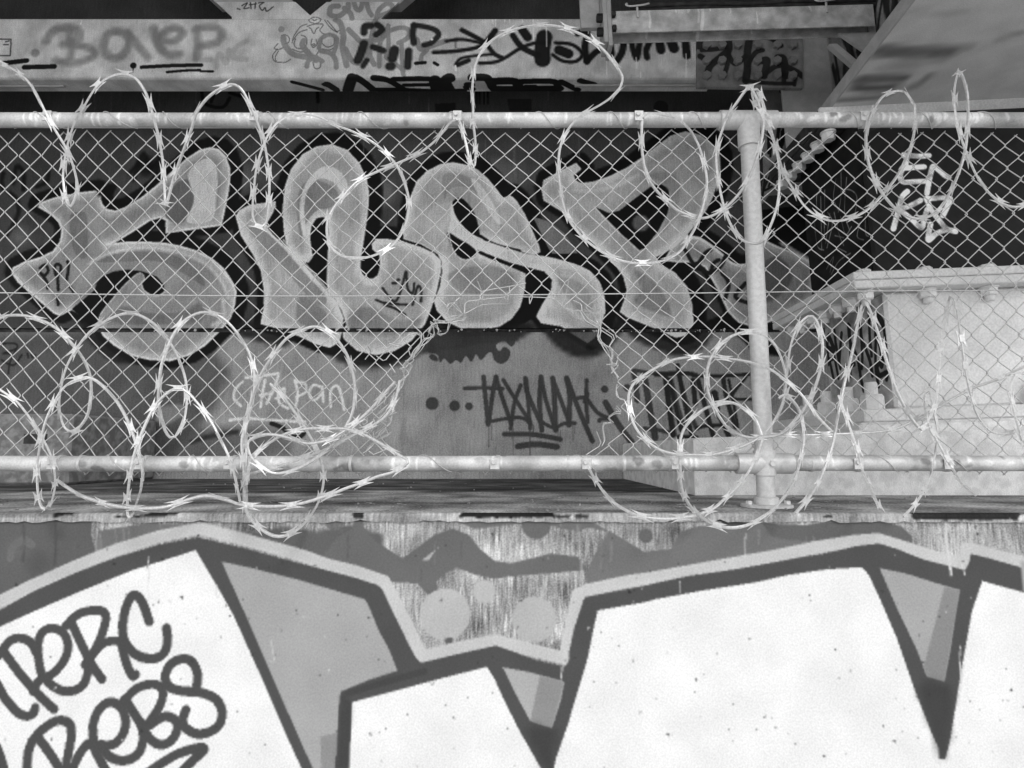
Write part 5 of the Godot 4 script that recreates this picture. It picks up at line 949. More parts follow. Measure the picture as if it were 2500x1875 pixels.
# ---------------------------------------------------------------- painted surfaces
class Canvas:
	var img: Image
	var lo: Vector2
	var hi: Vector2
	var ppm: float
	func _init(lo_: Vector2, hi_: Vector2, width: int) -> void:
		lo = lo_; hi = hi_
		ppm = width / (hi.x - lo.x)
		img = Image.create(width, int((hi.y - lo.y) * ppm), false, Image.FORMAT_RGBA8)
		img.fill(Color(0.6, 0.6, 0.6))
	func uv(p: Vector2) -> Vector2:
		return Vector2((p.x - lo.x) / (hi.x - lo.x), (hi.y - p.y) / (hi.y - lo.y))
	func strokes(list: Array, gain := 1.0) -> void:
		for s in list:
			stroke(s[0], clampf(s[1] / 255.0 * gain, 0.0, 1.0), s[2] / 100.0, s[3] * 0.001, s[4] * 0.001, s[5] == 1, s[6])
	func stroke(kind: int, tone: float, cover: float, width: float, soft: float, curved: bool, mm: Array) -> void:
		var p := PackedVector2Array()
		for i in range(0, mm.size(), 2):
			p.append(Vector2(mm[i] * 0.001 - lo.x, hi.y - mm[i + 1] * 0.001) * ppm)
		if curved:
			p = _curve(p, 7, kind == 0)
		if kind == 2:
			for inner in Geometry2D.offset_polygon(p, -width * ppm):
				if not Geometry2D.is_polygon_clockwise(inner) == Geometry2D.is_polygon_clockwise(p):
					continue
				var flat := []
				for q in inner:
					flat.append_array([(q.x / ppm + lo.x) * 1000.0, (hi.y - q.y / ppm) * 1000.0])
				stroke(0, tone, cover, 0.0, soft, false, flat)
			return
		var r: float = max(width * ppm * 0.5, 0.6)
		var halvings := clampi(int(round(log(max(soft * ppm, 1.0)) / log(2.0))), 1, 5)
		var pad: int = (int(r) + 2 if kind == 1 else 2) + (4 << halvings)
		var box := Rect2(p[0], Vector2.ZERO)
		for q in p:
			box = box.expand(q)
		var grid := 1 << halvings
		var x0 := int(floor(max(box.position.x - pad, -64.0)))
		var y0 := int(floor(max(box.position.y - pad, -64.0)))
		var x1 := int(ceil(min(box.end.x + pad, img.get_width() + 64.0)))
		var y1 := int(ceil(min(box.end.y + pad, img.get_height() + 64.0)))
		if x1 <= x0 or y1 <= y0:
			return
		var w := ((x1 - x0) / grid + 1) * grid
		var h := ((y1 - y0) / grid + 1) * grid
		var layer := Image.create(w, h, false, Image.FORMAT_RGBA8)
		layer.fill(Color(tone, tone, tone, 0))
		var ink := Color(tone, tone, tone, cover)
		var shift := Vector2(x0, y0)
		if kind == 0:
			for y in h:
				var yy := y + 0.5 + y0
				var cuts := PackedFloat32Array()
				for i in p.size():
					var a := p[i]
					var b := p[(i + 1) % p.size()]
					if (a.y <= yy) != (b.y <= yy):
						cuts.append(a.x + (yy - a.y) / (b.y - a.y) * (b.x - a.x))
				cuts.sort()
				for i in range(0, cuts.size() - 1, 2):
					var c0 := int(round(cuts[i] - x0))
					layer.fill_rect(Rect2i(c0, y, int(round(cuts[i + 1] - x0)) - c0, 1), ink)
		else:
			var last := Vector2(-1e6, 0)
			for i in p.size():
				var a := p[i]
				var b := p[min(i + 1, p.size() - 1)]
				var steps: int = max(1, int((b - a).length() / max(r * 0.3, 0.7)))
				for k in steps:
					var q := a.lerp(b, float(k) / steps) - shift
					if q.distance_to(last) < 0.4:
						continue
					last = q
					var rr := r
					for y in range(int(floor(q.y - rr)), int(ceil(q.y + rr)) + 1):
						var dy := y + 0.5 - q.y
						if absf(dy) < rr:
							var hw := sqrt(rr * rr - dy * dy)
							var c0 := int(round(q.x - hw))
							layer.fill_rect(Rect2i(c0, y, max(1, int(round(q.x + hw)) - c0), 1), ink)
		if halvings > 0:
			for k in halvings:
				layer.resize(layer.get_width() / 2, layer.get_height() / 2, Image.INTERPOLATE_BILINEAR)
			layer.resize(w, h, Image.INTERPOLATE_CUBIC)
		img.blend_rect(layer, Rect2i(0, 0, w, h), Vector2i(x0, y0))
	func _curve(p: PackedVector2Array, parts: int, closed: bool) -> PackedVector2Array:
		var out := PackedVector2Array()
		var c := p.size()
		if c < 3:
			return p
		for i in (c if closed else c - 1):
			var a := p[(i - 1 + c) % c] if closed or i > 0 else p[0]
			var d := p[(i + 2) % c] if closed or i + 2 < c else p[c - 1]
			for k in parts:
				out.append(p[i].cubic_interpolate(p[(i + 1) % c], a, d, float(k) / parts))
		if not closed:
			out.append(p[c - 1])
		return out
	func weather(number: int, blotch: float, grain: float, streak := 0.0) -> void:
		# grain, blotches and rain streaks of the material itself
		var w := img.get_width()
		var h := img.get_height()
		var f := FastNoiseLite.new()
		f.seed = number
		f.frequency = 0.012
		f.fractal_octaves = 5
		var coarse := f.get_image(w, h).get_data()
		f.frequency = 0.35
		f.fractal_octaves = 2
		var fine := f.get_image(256, 256).get_data()
		f.frequency = 0.22
		f.fractal_octaves = 4
		var si := f.get_image(w, max(h / 9, 4))
		si.resize(w, h, Image.INTERPOLATE_CUBIC)
		var streaks := si.get_data()
		img.convert(Image.FORMAT_L8)
		var d := img.get_data()
		for y in h:
			var row := y * w
			var frow := (y & 255) << 8
			for x in w:
				var i := row + x
				d[i] = clampi(int(d[i] * (1.0 + (coarse[i] - 128) * blotch + (fine[frow + (x & 255)] - 128) * grain + (streaks[i] - 128) * streak * coarse[(i * 3 + 977) % d.size()] * 0.009)), 0, 252)
		img = Image.create_from_data(w, h, false, Image.FORMAT_L8, d)
	func specks(number: int, count: int, tone: float, size: float) -> void:
		var r := RandomNumberGenerator.new()
		r.seed = number
		for i in count:
			var p := Vector2(r.randf_range(lo.x, hi.x), r.randf_range(lo.y, hi.y)) * 1000.0
			var q := p + Vector2(r.randf_range(-1, 1), r.randf_range(-1, 1)) * size
			stroke(1, clampf(tone + r.randf_range(-0.05, 0.1), 0, 1), r.randf_range(0.4, 0.9), size * 0.001 * r.randf_range(0.4, 1.2), 0.001, false, [p.x, p.y, q.x, q.y])
	func material(roughness := 0.85) -> StandardMaterial3D:
		var m := StandardMaterial3D.new()
		img.convert(Image.FORMAT_RGB8)
		img.generate_mipmaps()
		m.albedo_texture = ImageTexture.create_from_image(img)
		m.roughness = roughness
		m.metallic_specular = 0.35
		return m

# ---------------------------------------------------------------- materials
static func grey(linear: float) -> Color:
	return Color(linear, linear, linear).linear_to_srgb()

func mottled(low: float, high: float, frequency: float, tile: float, roughness: float, metallic := 0.0, bump := 0.0, number := 1) -> StandardMaterial3D:
	var f := FastNoiseLite.new()
	f.seed = number
	f.frequency = frequency
	f.fractal_octaves = 5
	var im := f.get_seamless_image(256, 256)
	im.convert(Image.FORMAT_L8)
	var d := im.get_data()
	var a := grey(low).r * 255.0
	var b := grey(high).r * 255.0
	var rng := RandomNumberGenerator.new()
	rng.seed = number * 7 + 3
	for i in d.size():
		d[i] = clampi(int(lerpf(a, b, smoothstep(60.0, 200.0, float(d[i]))) * rng.randf_range(0.94, 1.05)), 0, 255)
	var out := Image.create_from_data(256, 256, false, Image.FORMAT_L8, d)
	var m := StandardMaterial3D.new()
	if bump > 0.0:
		var nm := out.duplicate() as Image
		nm.convert(Image.FORMAT_RGB8)
		nm.bump_map_to_normal_map(bump)
		m.normal_enabled = true
		m.normal_texture = ImageTexture.create_from_image(nm)
	out.convert(Image.FORMAT_RGB8)
	m.albedo_texture = ImageTexture.create_from_image(out)
	m.uv1_triplanar = true
	m.uv1_world_triplanar = true
	m.uv1_scale = Vector3.ONE / tile
	m.roughness = roughness
	m.metallic = metallic
	m.metallic_specular = 0.4
	return m

# ---------------------------------------------------------------- nodes
var taken := {}

func numbered(called: String) -> String:
	taken[called] = taken.get(called, -1) + 1
	return called if taken[called] == 0 else "%s_%03d" % [called, taken[called]]

func thing(called: String, label: String, category: String, at := Vector3.ZERO, group := "") -> Node3D:
	var o := Node3D.new()
	o.name = numbered(called)
	add_child(o)
	o.position = at
	o.set_meta("label", label)
	o.set_meta("category", category)
	if group:
		o.set_meta("group", group)
	return o

func part(called: String, shape: Shape, m: Material, parent: Node) -> MeshInstance3D:
	return place(called, shape.mesh(), m, parent)

func place(called: String, mesh: Mesh, m: Material, parent: Node) -> MeshInstance3D:
	var o := MeshInstance3D.new()
	o.name = called
	o.mesh = mesh
	o.material_override = m
	parent.add_child(o, true)
	return o

func setting(called: String, shape: Shape, m: Material) -> MeshInstance3D:
	var o := part(called, shape, m, self)
	o.set_meta("kind", "structure")
	return o

func box_part(called: String, lo: Vector3, hi: Vector3, m: Material, parent: Node, edge := 0.003) -> MeshInstance3D:
	var s := Shape.new()
	s.box(lo, hi, edge)
	return part(called, s, m, parent)

var steel: Material
var steel_dark: Material
var bearing_paint: Material
var concrete: Material
var concrete_pale: Material
var galvanised: Material
var wire_metal: Material
var razor_metal: Material
var black_bolt: Material
var rng := RandomNumberGenerator.new()

func _ready() -> void:
	rng.seed = 11
	# ---- camera
	var cam := Camera3D.new()
	cam.name = "camera"
	cam.position = Vector3(0, 0.165, 0)
	cam.rotation_degrees = Vector3(6.59, 0, 0)
	cam.fov = 65.77
	cam.near = 0.05
	cam.far = 600.0
	add_child(cam)
	cam.current = true
	# ---- sky and sun: an overcast day, light coming in from behind the camera under the bridge
	var sky_material := ProceduralSkyMaterial.new()
	sky_material.sky_top_color = grey(0.40)
	sky_material.sky_horizon_color = grey(0.95)
	sky_material.sky_curve = 0.2
	sky_material.ground_horizon_color = grey(0.5)
	sky_material.ground_bottom_color = grey(0.2)
	sky_material.sun_angle_max = 1.0
	var sky := Sky.new()
	sky.sky_material = sky_material
	var env := Environment.new()
	env.background_mode = Environment.BG_SKY
	env.sky = sky
	env.ambient_light_source = Environment.AMBIENT_SOURCE_SKY
	env.tonemap_mode = Environment.TONE_MAPPER_LINEAR
	env.tonemap_exposure = 2.65
	env.sdfgi_enabled = true
	env.ssao_enabled = true
	env.ssil_enabled = true
	var world := WorldEnvironment.new()
	world.name = "environment"
	world.environment = env
	add_child(world)
	var sun := DirectionalLight3D.new()
	sun.name = "sun"
	sun.light_energy = 0.15
	sun.light_angular_distance = 14.0
	sun.light_color = Color(1, 1, 1)
	sun.shadow_enabled = true
	sun.rotation_degrees = Vector3(-36, 28, 0)
	add_child(sun)

	make_materials()
	build_ground()
	build_retaining_wall()
	build_abutment()
	build_bridge()
	build_cross_strut()
	build_utility_strut()
	build_bearing()
	build_fence()
	build_razor_wire()
	build_litter()

func make_materials() -> void:
	steel = mottled(0.40, 0.47, 0.03, 0.7, 0.6, 0.0, 0.6, 2)
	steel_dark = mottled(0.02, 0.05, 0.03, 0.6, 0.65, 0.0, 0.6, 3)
	bearing_paint = mottled(0.68, 0.78, 0.02, 1.3, 0.55, 0.0, 0.5, 4)
	concrete = mottled(0.20, 0.33, 0.03, 0.8, 0.95, 0.0, 2.0, 5)
	concrete_pale = mottled(0.66, 0.82, 0.03, 0.6, 0.95, 0.0, 2.0, 6)
	galvanised = mottled(0.58, 0.67, 0.05, 0.25, 0.5, 0.25, 0.4, 7)
	wire_metal = mottled(0.52, 0.68, 0.06, 0.12, 0.45, 0.3, 0.0, 8)
	razor_metal = mottled(0.54, 0.70, 0.05, 0.15, 0.4, 0.3, 0.0, 9)
	black_bolt = mottled(0.015, 0.035, 0.05, 0.1, 0.5, 0.3, 0.0, 10)

# ---------------------------------------------------------------- setting
func build_ground() -> void:
	var s := Shape.new()
	var g := 300.0
	s.face(Vector3(-g, -1.45, -g), Vector3(g, -1.45, -g), Vector3(g, -1.45, g), Vector3(-g, -1.45, g), Vector3.UP)
	setting("ground", s, mottled(0.48, 0.58, 0.02, 3.0, 0.95, 0.0, 1.0, 12))
	# the ledge: a shelf of weathered concrete between the low wall and the abutment, silted up towards the back
	var canvas := Canvas.new(Vector2(-3.9, -3.86), Vector2(3.9, -1.60), 2048)
	canvas.strokes([[0, 150, 100, 0, 0, 0, [-5000, -5000, 5000, -5000, 5000, 0, -5000, 0]]])
	var r := RandomNumberGenerator.new()
	r.seed = 5
	# silt with a ragged front edge
	var silt := []
	for k in 60:
		var x := -4100.0 + k * 140.0
		silt.append_array([x, -2560.0 + r.randf_range(-60, 60) + 50.0 * sin(k * 0.7)])
	silt.append_array([4300, -4000, -4200, -4000])
	canvas.stroke(0, 0.33, 0.85, 0, 0.03, true, silt)
	for k in 90:
		var x := r.randf_range(-3900, 3900)
		var z := -2560.0 - absf(r.randfn(0, 260)) + 60.0
		var wide := r.randf_range(60, 420)
		var blob := []
		for j in 9:
			var a := TAU * j / 9
			blob.append_array([x + cos(a) * wide * r.randf_range(0.5, 1.0), z + sin(a) * wide * 0.22 * r.randf_range(0.4, 1.0)])
		canvas.stroke(0, r.randf_range(0.16, 0.34), r.randf_range(0.35, 0.8), 0, 0.02, true, blob)
	for k in 260:
		var x := r.randf_range(-3900, 3900)
		var z := r.randf_range(-2600, -1680)
		var len := r.randf_range(20, 220)
		canvas.stroke(1, [0.12, 0.3, 0.72, 0.42][r.randi() % 4], r.randf_range(0.3, 0.8), r.randf_range(2, 8) * 0.001, 0.003, true, [x, z, x + len * 0.5, z + r.randf_range(-4, 4), x + len, z + r.randf_range(-6, 6)])
	for k in 120:
		var x := r.randf_range(-3900, 3900)
		var z := r.randf_range(-3600, -2500)
		canvas.stroke(1, 0.12, 0.6, r.randf_range(15, 60) * 0.001, 0.012, true, [x, z, x + r.randf_range(20, 160), z + r.randf_range(-20, 20)])
	canvas.weather(31, 0.0035, 0.003)
	var l := Shape.new()
	var uvs := []
	for p in [Vector2(-3.9, -3.86), Vector2(3.9, -3.86), Vector2(3.9, -1.662), Vector2(-3.9, -1.662)]:
		uvs.append(canvas.uv(p))
	l.uv_face(Vector3(-3.9, 0, -3.86), Vector3(3.9, 0, -3.86), Vector3(3.9, 0, -1.662), Vector3(-3.9, 0, -1.662), Vector3.UP, uvs[0], uvs[1], uvs[2], uvs[3])
	var ledge := setting("ledge", l, canvas.material(0.95))
	for s2 in [-1.0, 1.0]:
		box_part("ledge_slab", Vector3(min(s2 * 3.9, s2 * 9.0), -0.2, -3.86), Vector3(max(s2 * 3.9, s2 * 9.0), 0.0, -1.662), concrete, ledge, 0.004)

func build_retaining_wall() -> void:
	var t := thing("retaining_wall", "low concrete wall below the fence with huge white block letters and tags", "wall", Vector3.ZERO)
	var c := Canvas.new(Vector2(-2.4, -1.1), Vector2(2.4, 0.01), 2048)
	c.strokes(PAINT_FRONT_OLD, 0.90)
	# older layers are worn by rain
	c.weather(3, 0.0022, 0.0014, 0.0020)
	c.img.convert(Image.FORMAT_RGBA8)
	c.strokes(PAINT_FRONT, 0.90)
	c.specks(21, 170, 0.12, 4.5)
	c.specks(23, 420, 0.2, 2.2)
	c.specks(22, 160, 0.75, 4.0)
	c.weather(4, 0.0003, 0.0005, 0.0)
	var m := c.material(0.9)
	var s := Shape.new()
	var lo := Vector2(-2.4, -1.1)
	var hi := Vector2(2.4, -0.022)
	s.uv_face(Vector3(lo.x, hi.y, WALL_Z), Vector3(hi.x, hi.y, WALL_Z), Vector3(hi.x, lo.y, WALL_Z), Vector3(lo.x, lo.y, WALL_Z), Vector3(0, 0, 1), c.uv(Vector2(lo.x, hi.y)), c.uv(hi), c.uv(Vector2(hi.x, lo.y)), c.uv(lo))
	part("painted_face", s, m, t)
	# coping nose, slightly proud of the wall, broken along its lower edge
	var cc := Canvas.new(Vector2(-2.4, -0.04), Vector2(2.4, 0.02), 2048)
	cc.strokes(PAINT_COPING, 0.90)
	cc.weather(6, 0.0018, 0.0010, 0.0012)
	var n := Shape.new()
	var count := 220
	var r := RandomNumberGenerator.new()
	r.seed = 77
	var low := []
	var top := []
	for k in count + 1:
		low.append(-0.023 + r.randf_range(-0.0025, 0.0025) + (0.006 if r.randf() < 0.05 else 0.0))
		top.append(-0.0015 - (r.randf_range(0, 0.004) if r.randf() < 0.15 else 0.0))
	for k in count:
		var x0 := -2.4 + 4.8 * k / count
		var x1 := -2.4 + 4.8 * (k + 1) / count
		var z := WALL_Z + 0.007
		n.uv_face(Vector3(x0, top[k], z), Vector3(x1, top[k + 1], z), Vector3(x1, low[k + 1], z), Vector3(x0, low[k], z), Vector3(0, 0, 1), cc.uv(Vector2(x0, top[k])), cc.uv(Vector2(x1, top[k + 1])), cc.uv(Vector2(x1, low[k + 1])), cc.uv(Vector2(x0, low[k])))
		n.uv_face(Vector3(x0, low[k], z), Vector3(x1, low[k + 1], z), Vector3(x1, low[k + 1], WALL_Z - 0.01), Vector3(x0, low[k], WALL_Z - 0.01), Vector3(0, -1, 0), cc.uv(Vector2(x0, low[k])), cc.uv(Vector2(x1, low[k])), cc.uv(Vector2(x1, low[k])), cc.uv(Vector2(x0, low[k])))
		n.uv_face(Vector3(x0, top[k], z), Vector3(x1, top[k + 1], z), Vector3(x1, 0.001, WALL_Z - 0.003), Vector3(x0, 0.001, WALL_Z - 0.003), Vector3(0, 0.9, 0.4).normalized(), cc.uv(Vector2(x0, top[k])), cc.uv(Vector2(x1, top[k])), cc.uv(Vector2(x1, 0.001)), cc.uv(Vector2(x0, 0.001)))
	part("coping", n, cc.material(0.9), t)
	box_part("footing", Vector3(-2.4, -1.5, -1.9), Vector3(2.4, -1.101, WALL_Z - 0.001), concrete, t)
	for s2 in [-1.0, 1.0]:
		box_part("plain_wall", Vector3(min(s2 * 2.401, s2 * 9.0), -1.5, -1.9), Vector3(max(s2 * 2.401, s2 * 9.0), -0.001, WALL_Z), concrete_pale, t)

func build_abutment() -> void:
	var t := thing("abutment_wall", "tall back wall with large outlined bubble-letter graffiti behind the fence", "wall", Vector3.ZERO)
	var c := Canvas.new(Vector2(-3.9, 0.0), Vector2(3.9, 3.6), 2048)
	c.strokes(PAINT_BACK, BACK_GAIN)
	c.weather(8, 0.0009, 0.0012, 0.0005)
	var m := c.material(0.85)
	# upper and lower lifts of concrete with an open joint between them
	for q in [["lower_wall", 0.0, JOINT_LOW, 0.0], ["upper_wall", JOINT_HIGH, 3.6, 0.0]]:
		var s := Shape.new()
		var z: float = BACK_Z + q[3]
		s.uv_face(Vector3(-3.9, q[2], z), Vector3(3.9, q[2], z), Vector3(3.9, q[1], z), Vector3(-3.9, q[1], z), Vector3(0, 0, 1), c.uv(Vector2(-3.9, q[2])), c.uv(Vector2(3.9, q[2])), c.uv(Vector2(3.9, q[1])), c.uv(Vector2(-3.9, q[1])))
		var edge: float = q[2] if q[0] == "lower_wall" else q[1]
		var up := Vector3(0, 1.0 if q[0] == "lower_wall" else -1.0, 0)
		s.uv_face(Vector3(-3.9, edge, z), Vector3(3.9, edge, z), Vector3(3.9, edge, z - 0.05), Vector3(-3.9, edge, z - 0.05), up, c.uv(Vector2(-3.9, edge)), c.uv(Vector2(3.9, edge)), c.uv(Vector2(3.9, edge)), c.uv(Vector2(-3.9, edge)))
		part(q[0], s, m, t)
	box_part("joint_filler", Vector3(-3.9, JOINT_LOW - 0.02, BACK_Z - 0.08), Vector3(3.9, JOINT_HIGH + 0.02, BACK_Z - 0.022), steel_dark, t)
	box_part("core", Vector3(-9, -0.5, BACK_Z - 0.6), Vector3(9, 3.6, BACK_Z - 0.085), concrete, t)
	for s2 in [-1.0, 1.0]:
		box_part("plain_wall", Vector3(min(s2 * 3.901, s2 * 9.0), 0.0, BACK_Z - 0.08), Vector3(max(s2 * 3.901, s2 * 9.0), 3.6, BACK_Z), concrete, t)
	# crumbs of paint and mortar sitting in the joint
	var r := RandomNumberGenerator.new()
	r.seed = 40
	var crumbs := Shape.new()
	var crumbs_dark := Shape.new()
	for k in 420:
		var x := r.randf_range(-2.4, 2.6)
		if x < -0.2 and r.randf() < 0.5:
			continue
		var size := r.randf_range(0.004, 0.013)
		var where := Vector3(x, JOINT_LOW + size * 0.4 + r.randf_range(0, 0.012), BACK_Z - r.randf_range(0.0, 0.012))
		(crumbs if r.randf() < 0.3 else crumbs_dark).hexagon(where, Vector3(r.randf_range(-1, 1), 0.6, r.randf_range(-1, 1)).normalized(), size * 0.7, size, r.randf() * 3.0, 5)
	part("paint_crumbs", crumbs, concrete_pale, t).set_meta("kind", "stuff")
	part("mortar_crumbs", crumbs_dark, steel_dark, t).set_meta("kind", "stuff")
	# small concrete block at the foot of the wall, left
	var b := thing("concrete_block", "small concrete block against the foot of the back wall at far left", "block", Vector3(BLOCK_X, 0, -3.06))
	box_part("block_body", Vector3(-1.6, 0.002, -0.738), Vector3(0, BLOCK_H, 0), mottled(0.17, 0.30, 0.03, 0.5, 0.95, 0.0, 2.0, 15), b, 0.012)
	box_part("painted_patch", Vector3(-0.24, 0.21, 0.0), Vector3(-0.12, 0.26, 0.0015), steel_dark, b, 0.0005)

func build_bridge() -> void:
	var s := Shape.new()
	s.box(Vector3(-9, 3.601, -4.4), Vector3(9, 3.85, DECK_END), 0.01)
	setting("bridge_deck", s, concrete)
	var places := [[Vector3(1.539, 1.82, -2.70), "pale steel bridge girder with smudged underside at upper right"], [Vector3(-4.3, 1.82, -2.70), "unseen steel girder added beyond the left end of the long beam to shade the left side"]]  # the second girder is out of view, added to darken the left
	for i in 2:
		var g := thing("bridge_girder", places[i][1], "girder", places[i][0], "bridge girders")
		g.rotation = Vector3(0, -0.085, 0.033 if i == 0 else 0.0)
		var length_front := DECK_END + 2.4
		# bottom flange with rust smears on its underside
		var f := Shape.new()
		var wide := 1.5 if i == 0 else 0.66
		f.box(Vector3(0, 0.0, -1.0), Vector3(wide, 0.066, length_front), 0.004)
		var flange_paint: Material = steel
		if i == 0:
			var c := Canvas.new(Vector2(0, -1.0), Vector2(1.5, 1.2), 768)
			c.strokes([[0, 212, 100, 0, 0, 0, [-200, -1200, 1900, -1200, 1900, 1400, -200, 1400]]])
			c.strokes(PAINT_FLANGE)
			c.weather(12, 0.0004, 0.0006)
			var p := Shape.new()
			var q := [Vector2(0.004, -0.05), Vector2(1.496, -0.05), Vector2(1.496, 1.2), Vector2(0.004, 1.2)]
			p.uv_face(Vector3(q[0].x, -0.002, q[0].y), Vector3(q[1].x, -0.002, q[1].y), Vector3(q[2].x, -0.002, q[2].y), Vector3(q[3].x, -0.002, q[3].y), Vector3.DOWN, c.uv(q[0]), c.uv(q[1]), c.uv(q[2]), c.uv(q[3]))
			part("flange_underside", p, c.material(0.6), g)
		part("bottom_flange", f, flange_paint, g)
		box_part("web", Vector3(0.32, 0.067, -1.0), Vector3(0.34, 1.70, length_front), steel, g)
		if i == 0:
			# black scrawls and rust on the web beside the stiffener
			var wc := Canvas.new(Vector2(-0.6, 0.07), Vector2(0.9, 1.2), 512)
			wc.strokes([[0, 138, 100, 0, 0, 0, [-2000, -200, 2000, -200, 2000, 2000, -2000, 2000]]])
			var wr := RandomNumberGenerator.new()
			wr.seed = 61
			for k in 46:
				var z := wr.randf_range(-590, 400)
				var y := wr.randf_range(80, 800)
				wc.stroke(1, wr.randf_range(0.05, 0.2), 0.9, wr.randf_range(0.015, 0.05), 0.01, true, [z, y, z + wr.randf_range(-50, 50), y + wr.randf_range(80, 200), z + wr.randf_range(-60, 60), y + wr.randf_range(220, 420)])
			wc.weather(24, 0.002, 0.0015)
			var ws := Shape.new()
			var lo2 := Vector2(-0.6, 0.08)
			var hi2 := Vector2(0.88, 1.19)
			ws.uv_face(Vector3(0.318, hi2.y, lo2.x), Vector3(0.318, hi2.y, hi2.x), Vector3(0.318, lo2.y, hi2.x), Vector3(0.318, lo2.y, lo2.x), Vector3(-1, 0, 0), wc.uv(Vector2(lo2.x, hi2.y)), wc.uv(hi2), wc.uv(Vector2(hi2.x, lo2.y)), wc.uv(lo2))
			part("scrawled_web_face", ws, wc.material(0.7), g)
		box_part("top_flange", Vector3(0.05, 1.701, -1.0), Vector3(0.61, 1.74, length_front), steel, g)
		for z in [-0.62, 0.9, 2.4]:
			box_part("stiffener", Vector3(0.03, 0.068, z - 0.012), Vector3(0.318, 1.699, z + 0.012), steel, g)

func prism_part(called: String, outline: PackedVector2Array, z0: float, z1: float, m: Material, parent: Node) -> MeshInstance3D:
	var s := Shape.new()
	s.prism(outline, z0, z1)
	return part(called, s, m, parent)

func build_cross_strut() -> void:
	var t := thing("cross_beam", "long pale steel beam covered in spray tags running across the top", "beam", Vector3.ZERO)
	var c := Canvas.new(Vector2(-3.6, 2.20), Vector2(1.4, 3.0), 2048)
	c.strokes(PAINT_STRUT, STRUT_GAIN)
	c.strokes(PAINT_STRUT_UNDER, STRUT_GAIN)
	c.weather(14, 0.0012, 0.0011, 0.0003)
	var m := c.material(0.55)
	var y0 := STRUT_LOW
	var y1 := STRUT_HIGH
	var z0 := STRUT_Z
	var deep := 0.133
	# rounded channel section: front face, rounded lower corner, underside
	var outline := [Vector2(y1, -deep), Vector2(y1, -0.012), Vector2(y1 - 0.004, -0.004), Vector2(y1 - 0.012, 0.0)]
	var girth := [y1 + deep, y1, y1 - 0.005, y1 - 0.012]
	var radius := 0.028
	for k in 9:
		var w := PI * 0.5 * k / 8
		outline.append(Vector2(y0 + radius - sin(w) * radius, -radius + cos(w) * radius))
		girth.append(y0 + radius * (1.0 - k / 4.0))
	outline.append(Vector2(y0, -deep))
	girth.append(y0 - deep)
	var s := Shape.new()
	for k in outline.size() - 1:
		var a: Vector2 = outline[k]
		var b: Vector2 = outline[k + 1]
		var na := Vector3.ZERO
		var nb := Vector3.ZERO
		var flat := Vector3(0, -(b.y - a.y), b.x - a.x) * -1.0
		flat = flat.normalized()
		if flat.dot(Vector3(0, 0, 1) if k < 12 and k > 2 else (Vector3.UP if k <= 2 else Vector3.DOWN)) < 0.0:
			flat = -flat
		na = flat
		nb = flat
		if k >= 4 and k < 12:
			na = Vector3(0, a.x - (y0 + radius), a.y + radius).normalized()
			nb = Vector3(0, b.x - (y0 + radius), b.y + radius).normalized()
		var p := [Vector3(-3.6, a.x, z0 + a.y), Vector3(1.2, a.x, z0 + a.y), Vector3(1.2, b.x, z0 + b.y), Vector3(-3.6, b.x, z0 + b.y)]
		var uv := [c.uv(Vector2(-3.6, girth[k])), c.uv(Vector2(1.2, girth[k])), c.uv(Vector2(1.2, girth[k + 1])), c.uv(Vector2(-3.6, girth[k + 1]))]
		s.tri(p[0], p[1], p[2], na, na, nb, uv[0], uv[1], uv[2])
		s.tri(p[0], p[2], p[3], na, nb, nb, uv[0], uv[2], uv[3])
	part("beam_body", s, m, t)
	box_part("beam_extension", Vector3(-4.4, y0, z0 - deep), Vector3(-3.601, y1, z0), steel, t, 0.02)
	# gusset with two braces rising from it; the print runs on from the beam
	var g := Shape.new()
	var outline_g := points2(GUSSET)
	var tris := Geometry2D.triangulate_polygon(outline_g)
	g.prism(outline_g, z0 - 0.030, z0 - 0.016)
	for i in g.u.size():
		g.u[i] = c.uv(Vector2(g.v[i].x, g.v[i].y))
	part("gusset_plate", g, m, t)
	for q in BRACES:
		prism_part("diagonal_brace", points2(q), z0 - 0.10, z0 - 0.033, steel, t)
	# splice plate with rows of nuts, the near strut's shadow toned into both
	var plate := points2(SPLICE)
	var sc := Canvas.new(Vector2(plate[0].x - 0.02, STRUT_LOW - 0.1), Vector2(plate[0].x + 0.75, STRUT_HIGH + 0.05), 512)
	sc.strokes(PAINT_SPLICE, STRUT_GAIN)
	sc.weather(16, 0.0015, 0.0015)
	var sp := Shape.new()
	sp.prism(plate, z0 + 0.003, z0 + 0.026)
	for i in sp.u.size():
		sp.u[i] = sc.uv(Vector2(sp.v[i].x, sp.v[i].y))
	var shaded_nut_paint := mottled(0.22, 0.30, 0.05, 0.1, 0.6, 0.0, 0.0, 27)
	var splice := part("splice_plate", sp, sc.material(0.55), t)
	for p in points2(SPLICE_NUTS):
		var h := Shape.new()
		h.hexagon(Vector3(p.x, p.y, z0 + 0.026), Vector3(0, 0, 1), 0.026, 0.024, rng.randf() * 2.0)
		part("nut", h, shaded_nut_paint, splice)
	# lip along the rear lower edge, and the plate below the splice with tags on it
	box_part("lower_lip", Vector3(0.38, y0 - 0.013, z0 - 0.075), Vector3(1.14, y0 - 0.001, z0 - 0.055), steel, t)
	box_part("lower_lip", Vector3(-3.59, y0 - 0.012, z0 - 0.085), Vector3(LIP_END, y0 - 0.001, z0 - 0.065), steel, t)
	var cp := points2(CONNECTION)
	var cc := Canvas.new(Vector2(1.3, 1.0), Vector2(2.3, 2.6), 512)
	cc.strokes([[0, 140, 100, 0, 0, 0, [1000, 800, 2600, 800, 2600, 2800, 1000, 2800]]])
	cc.strokes(PAINT_CONNECTION, 1.1)
	cc.weather(17, 0.0015, 0.0015)
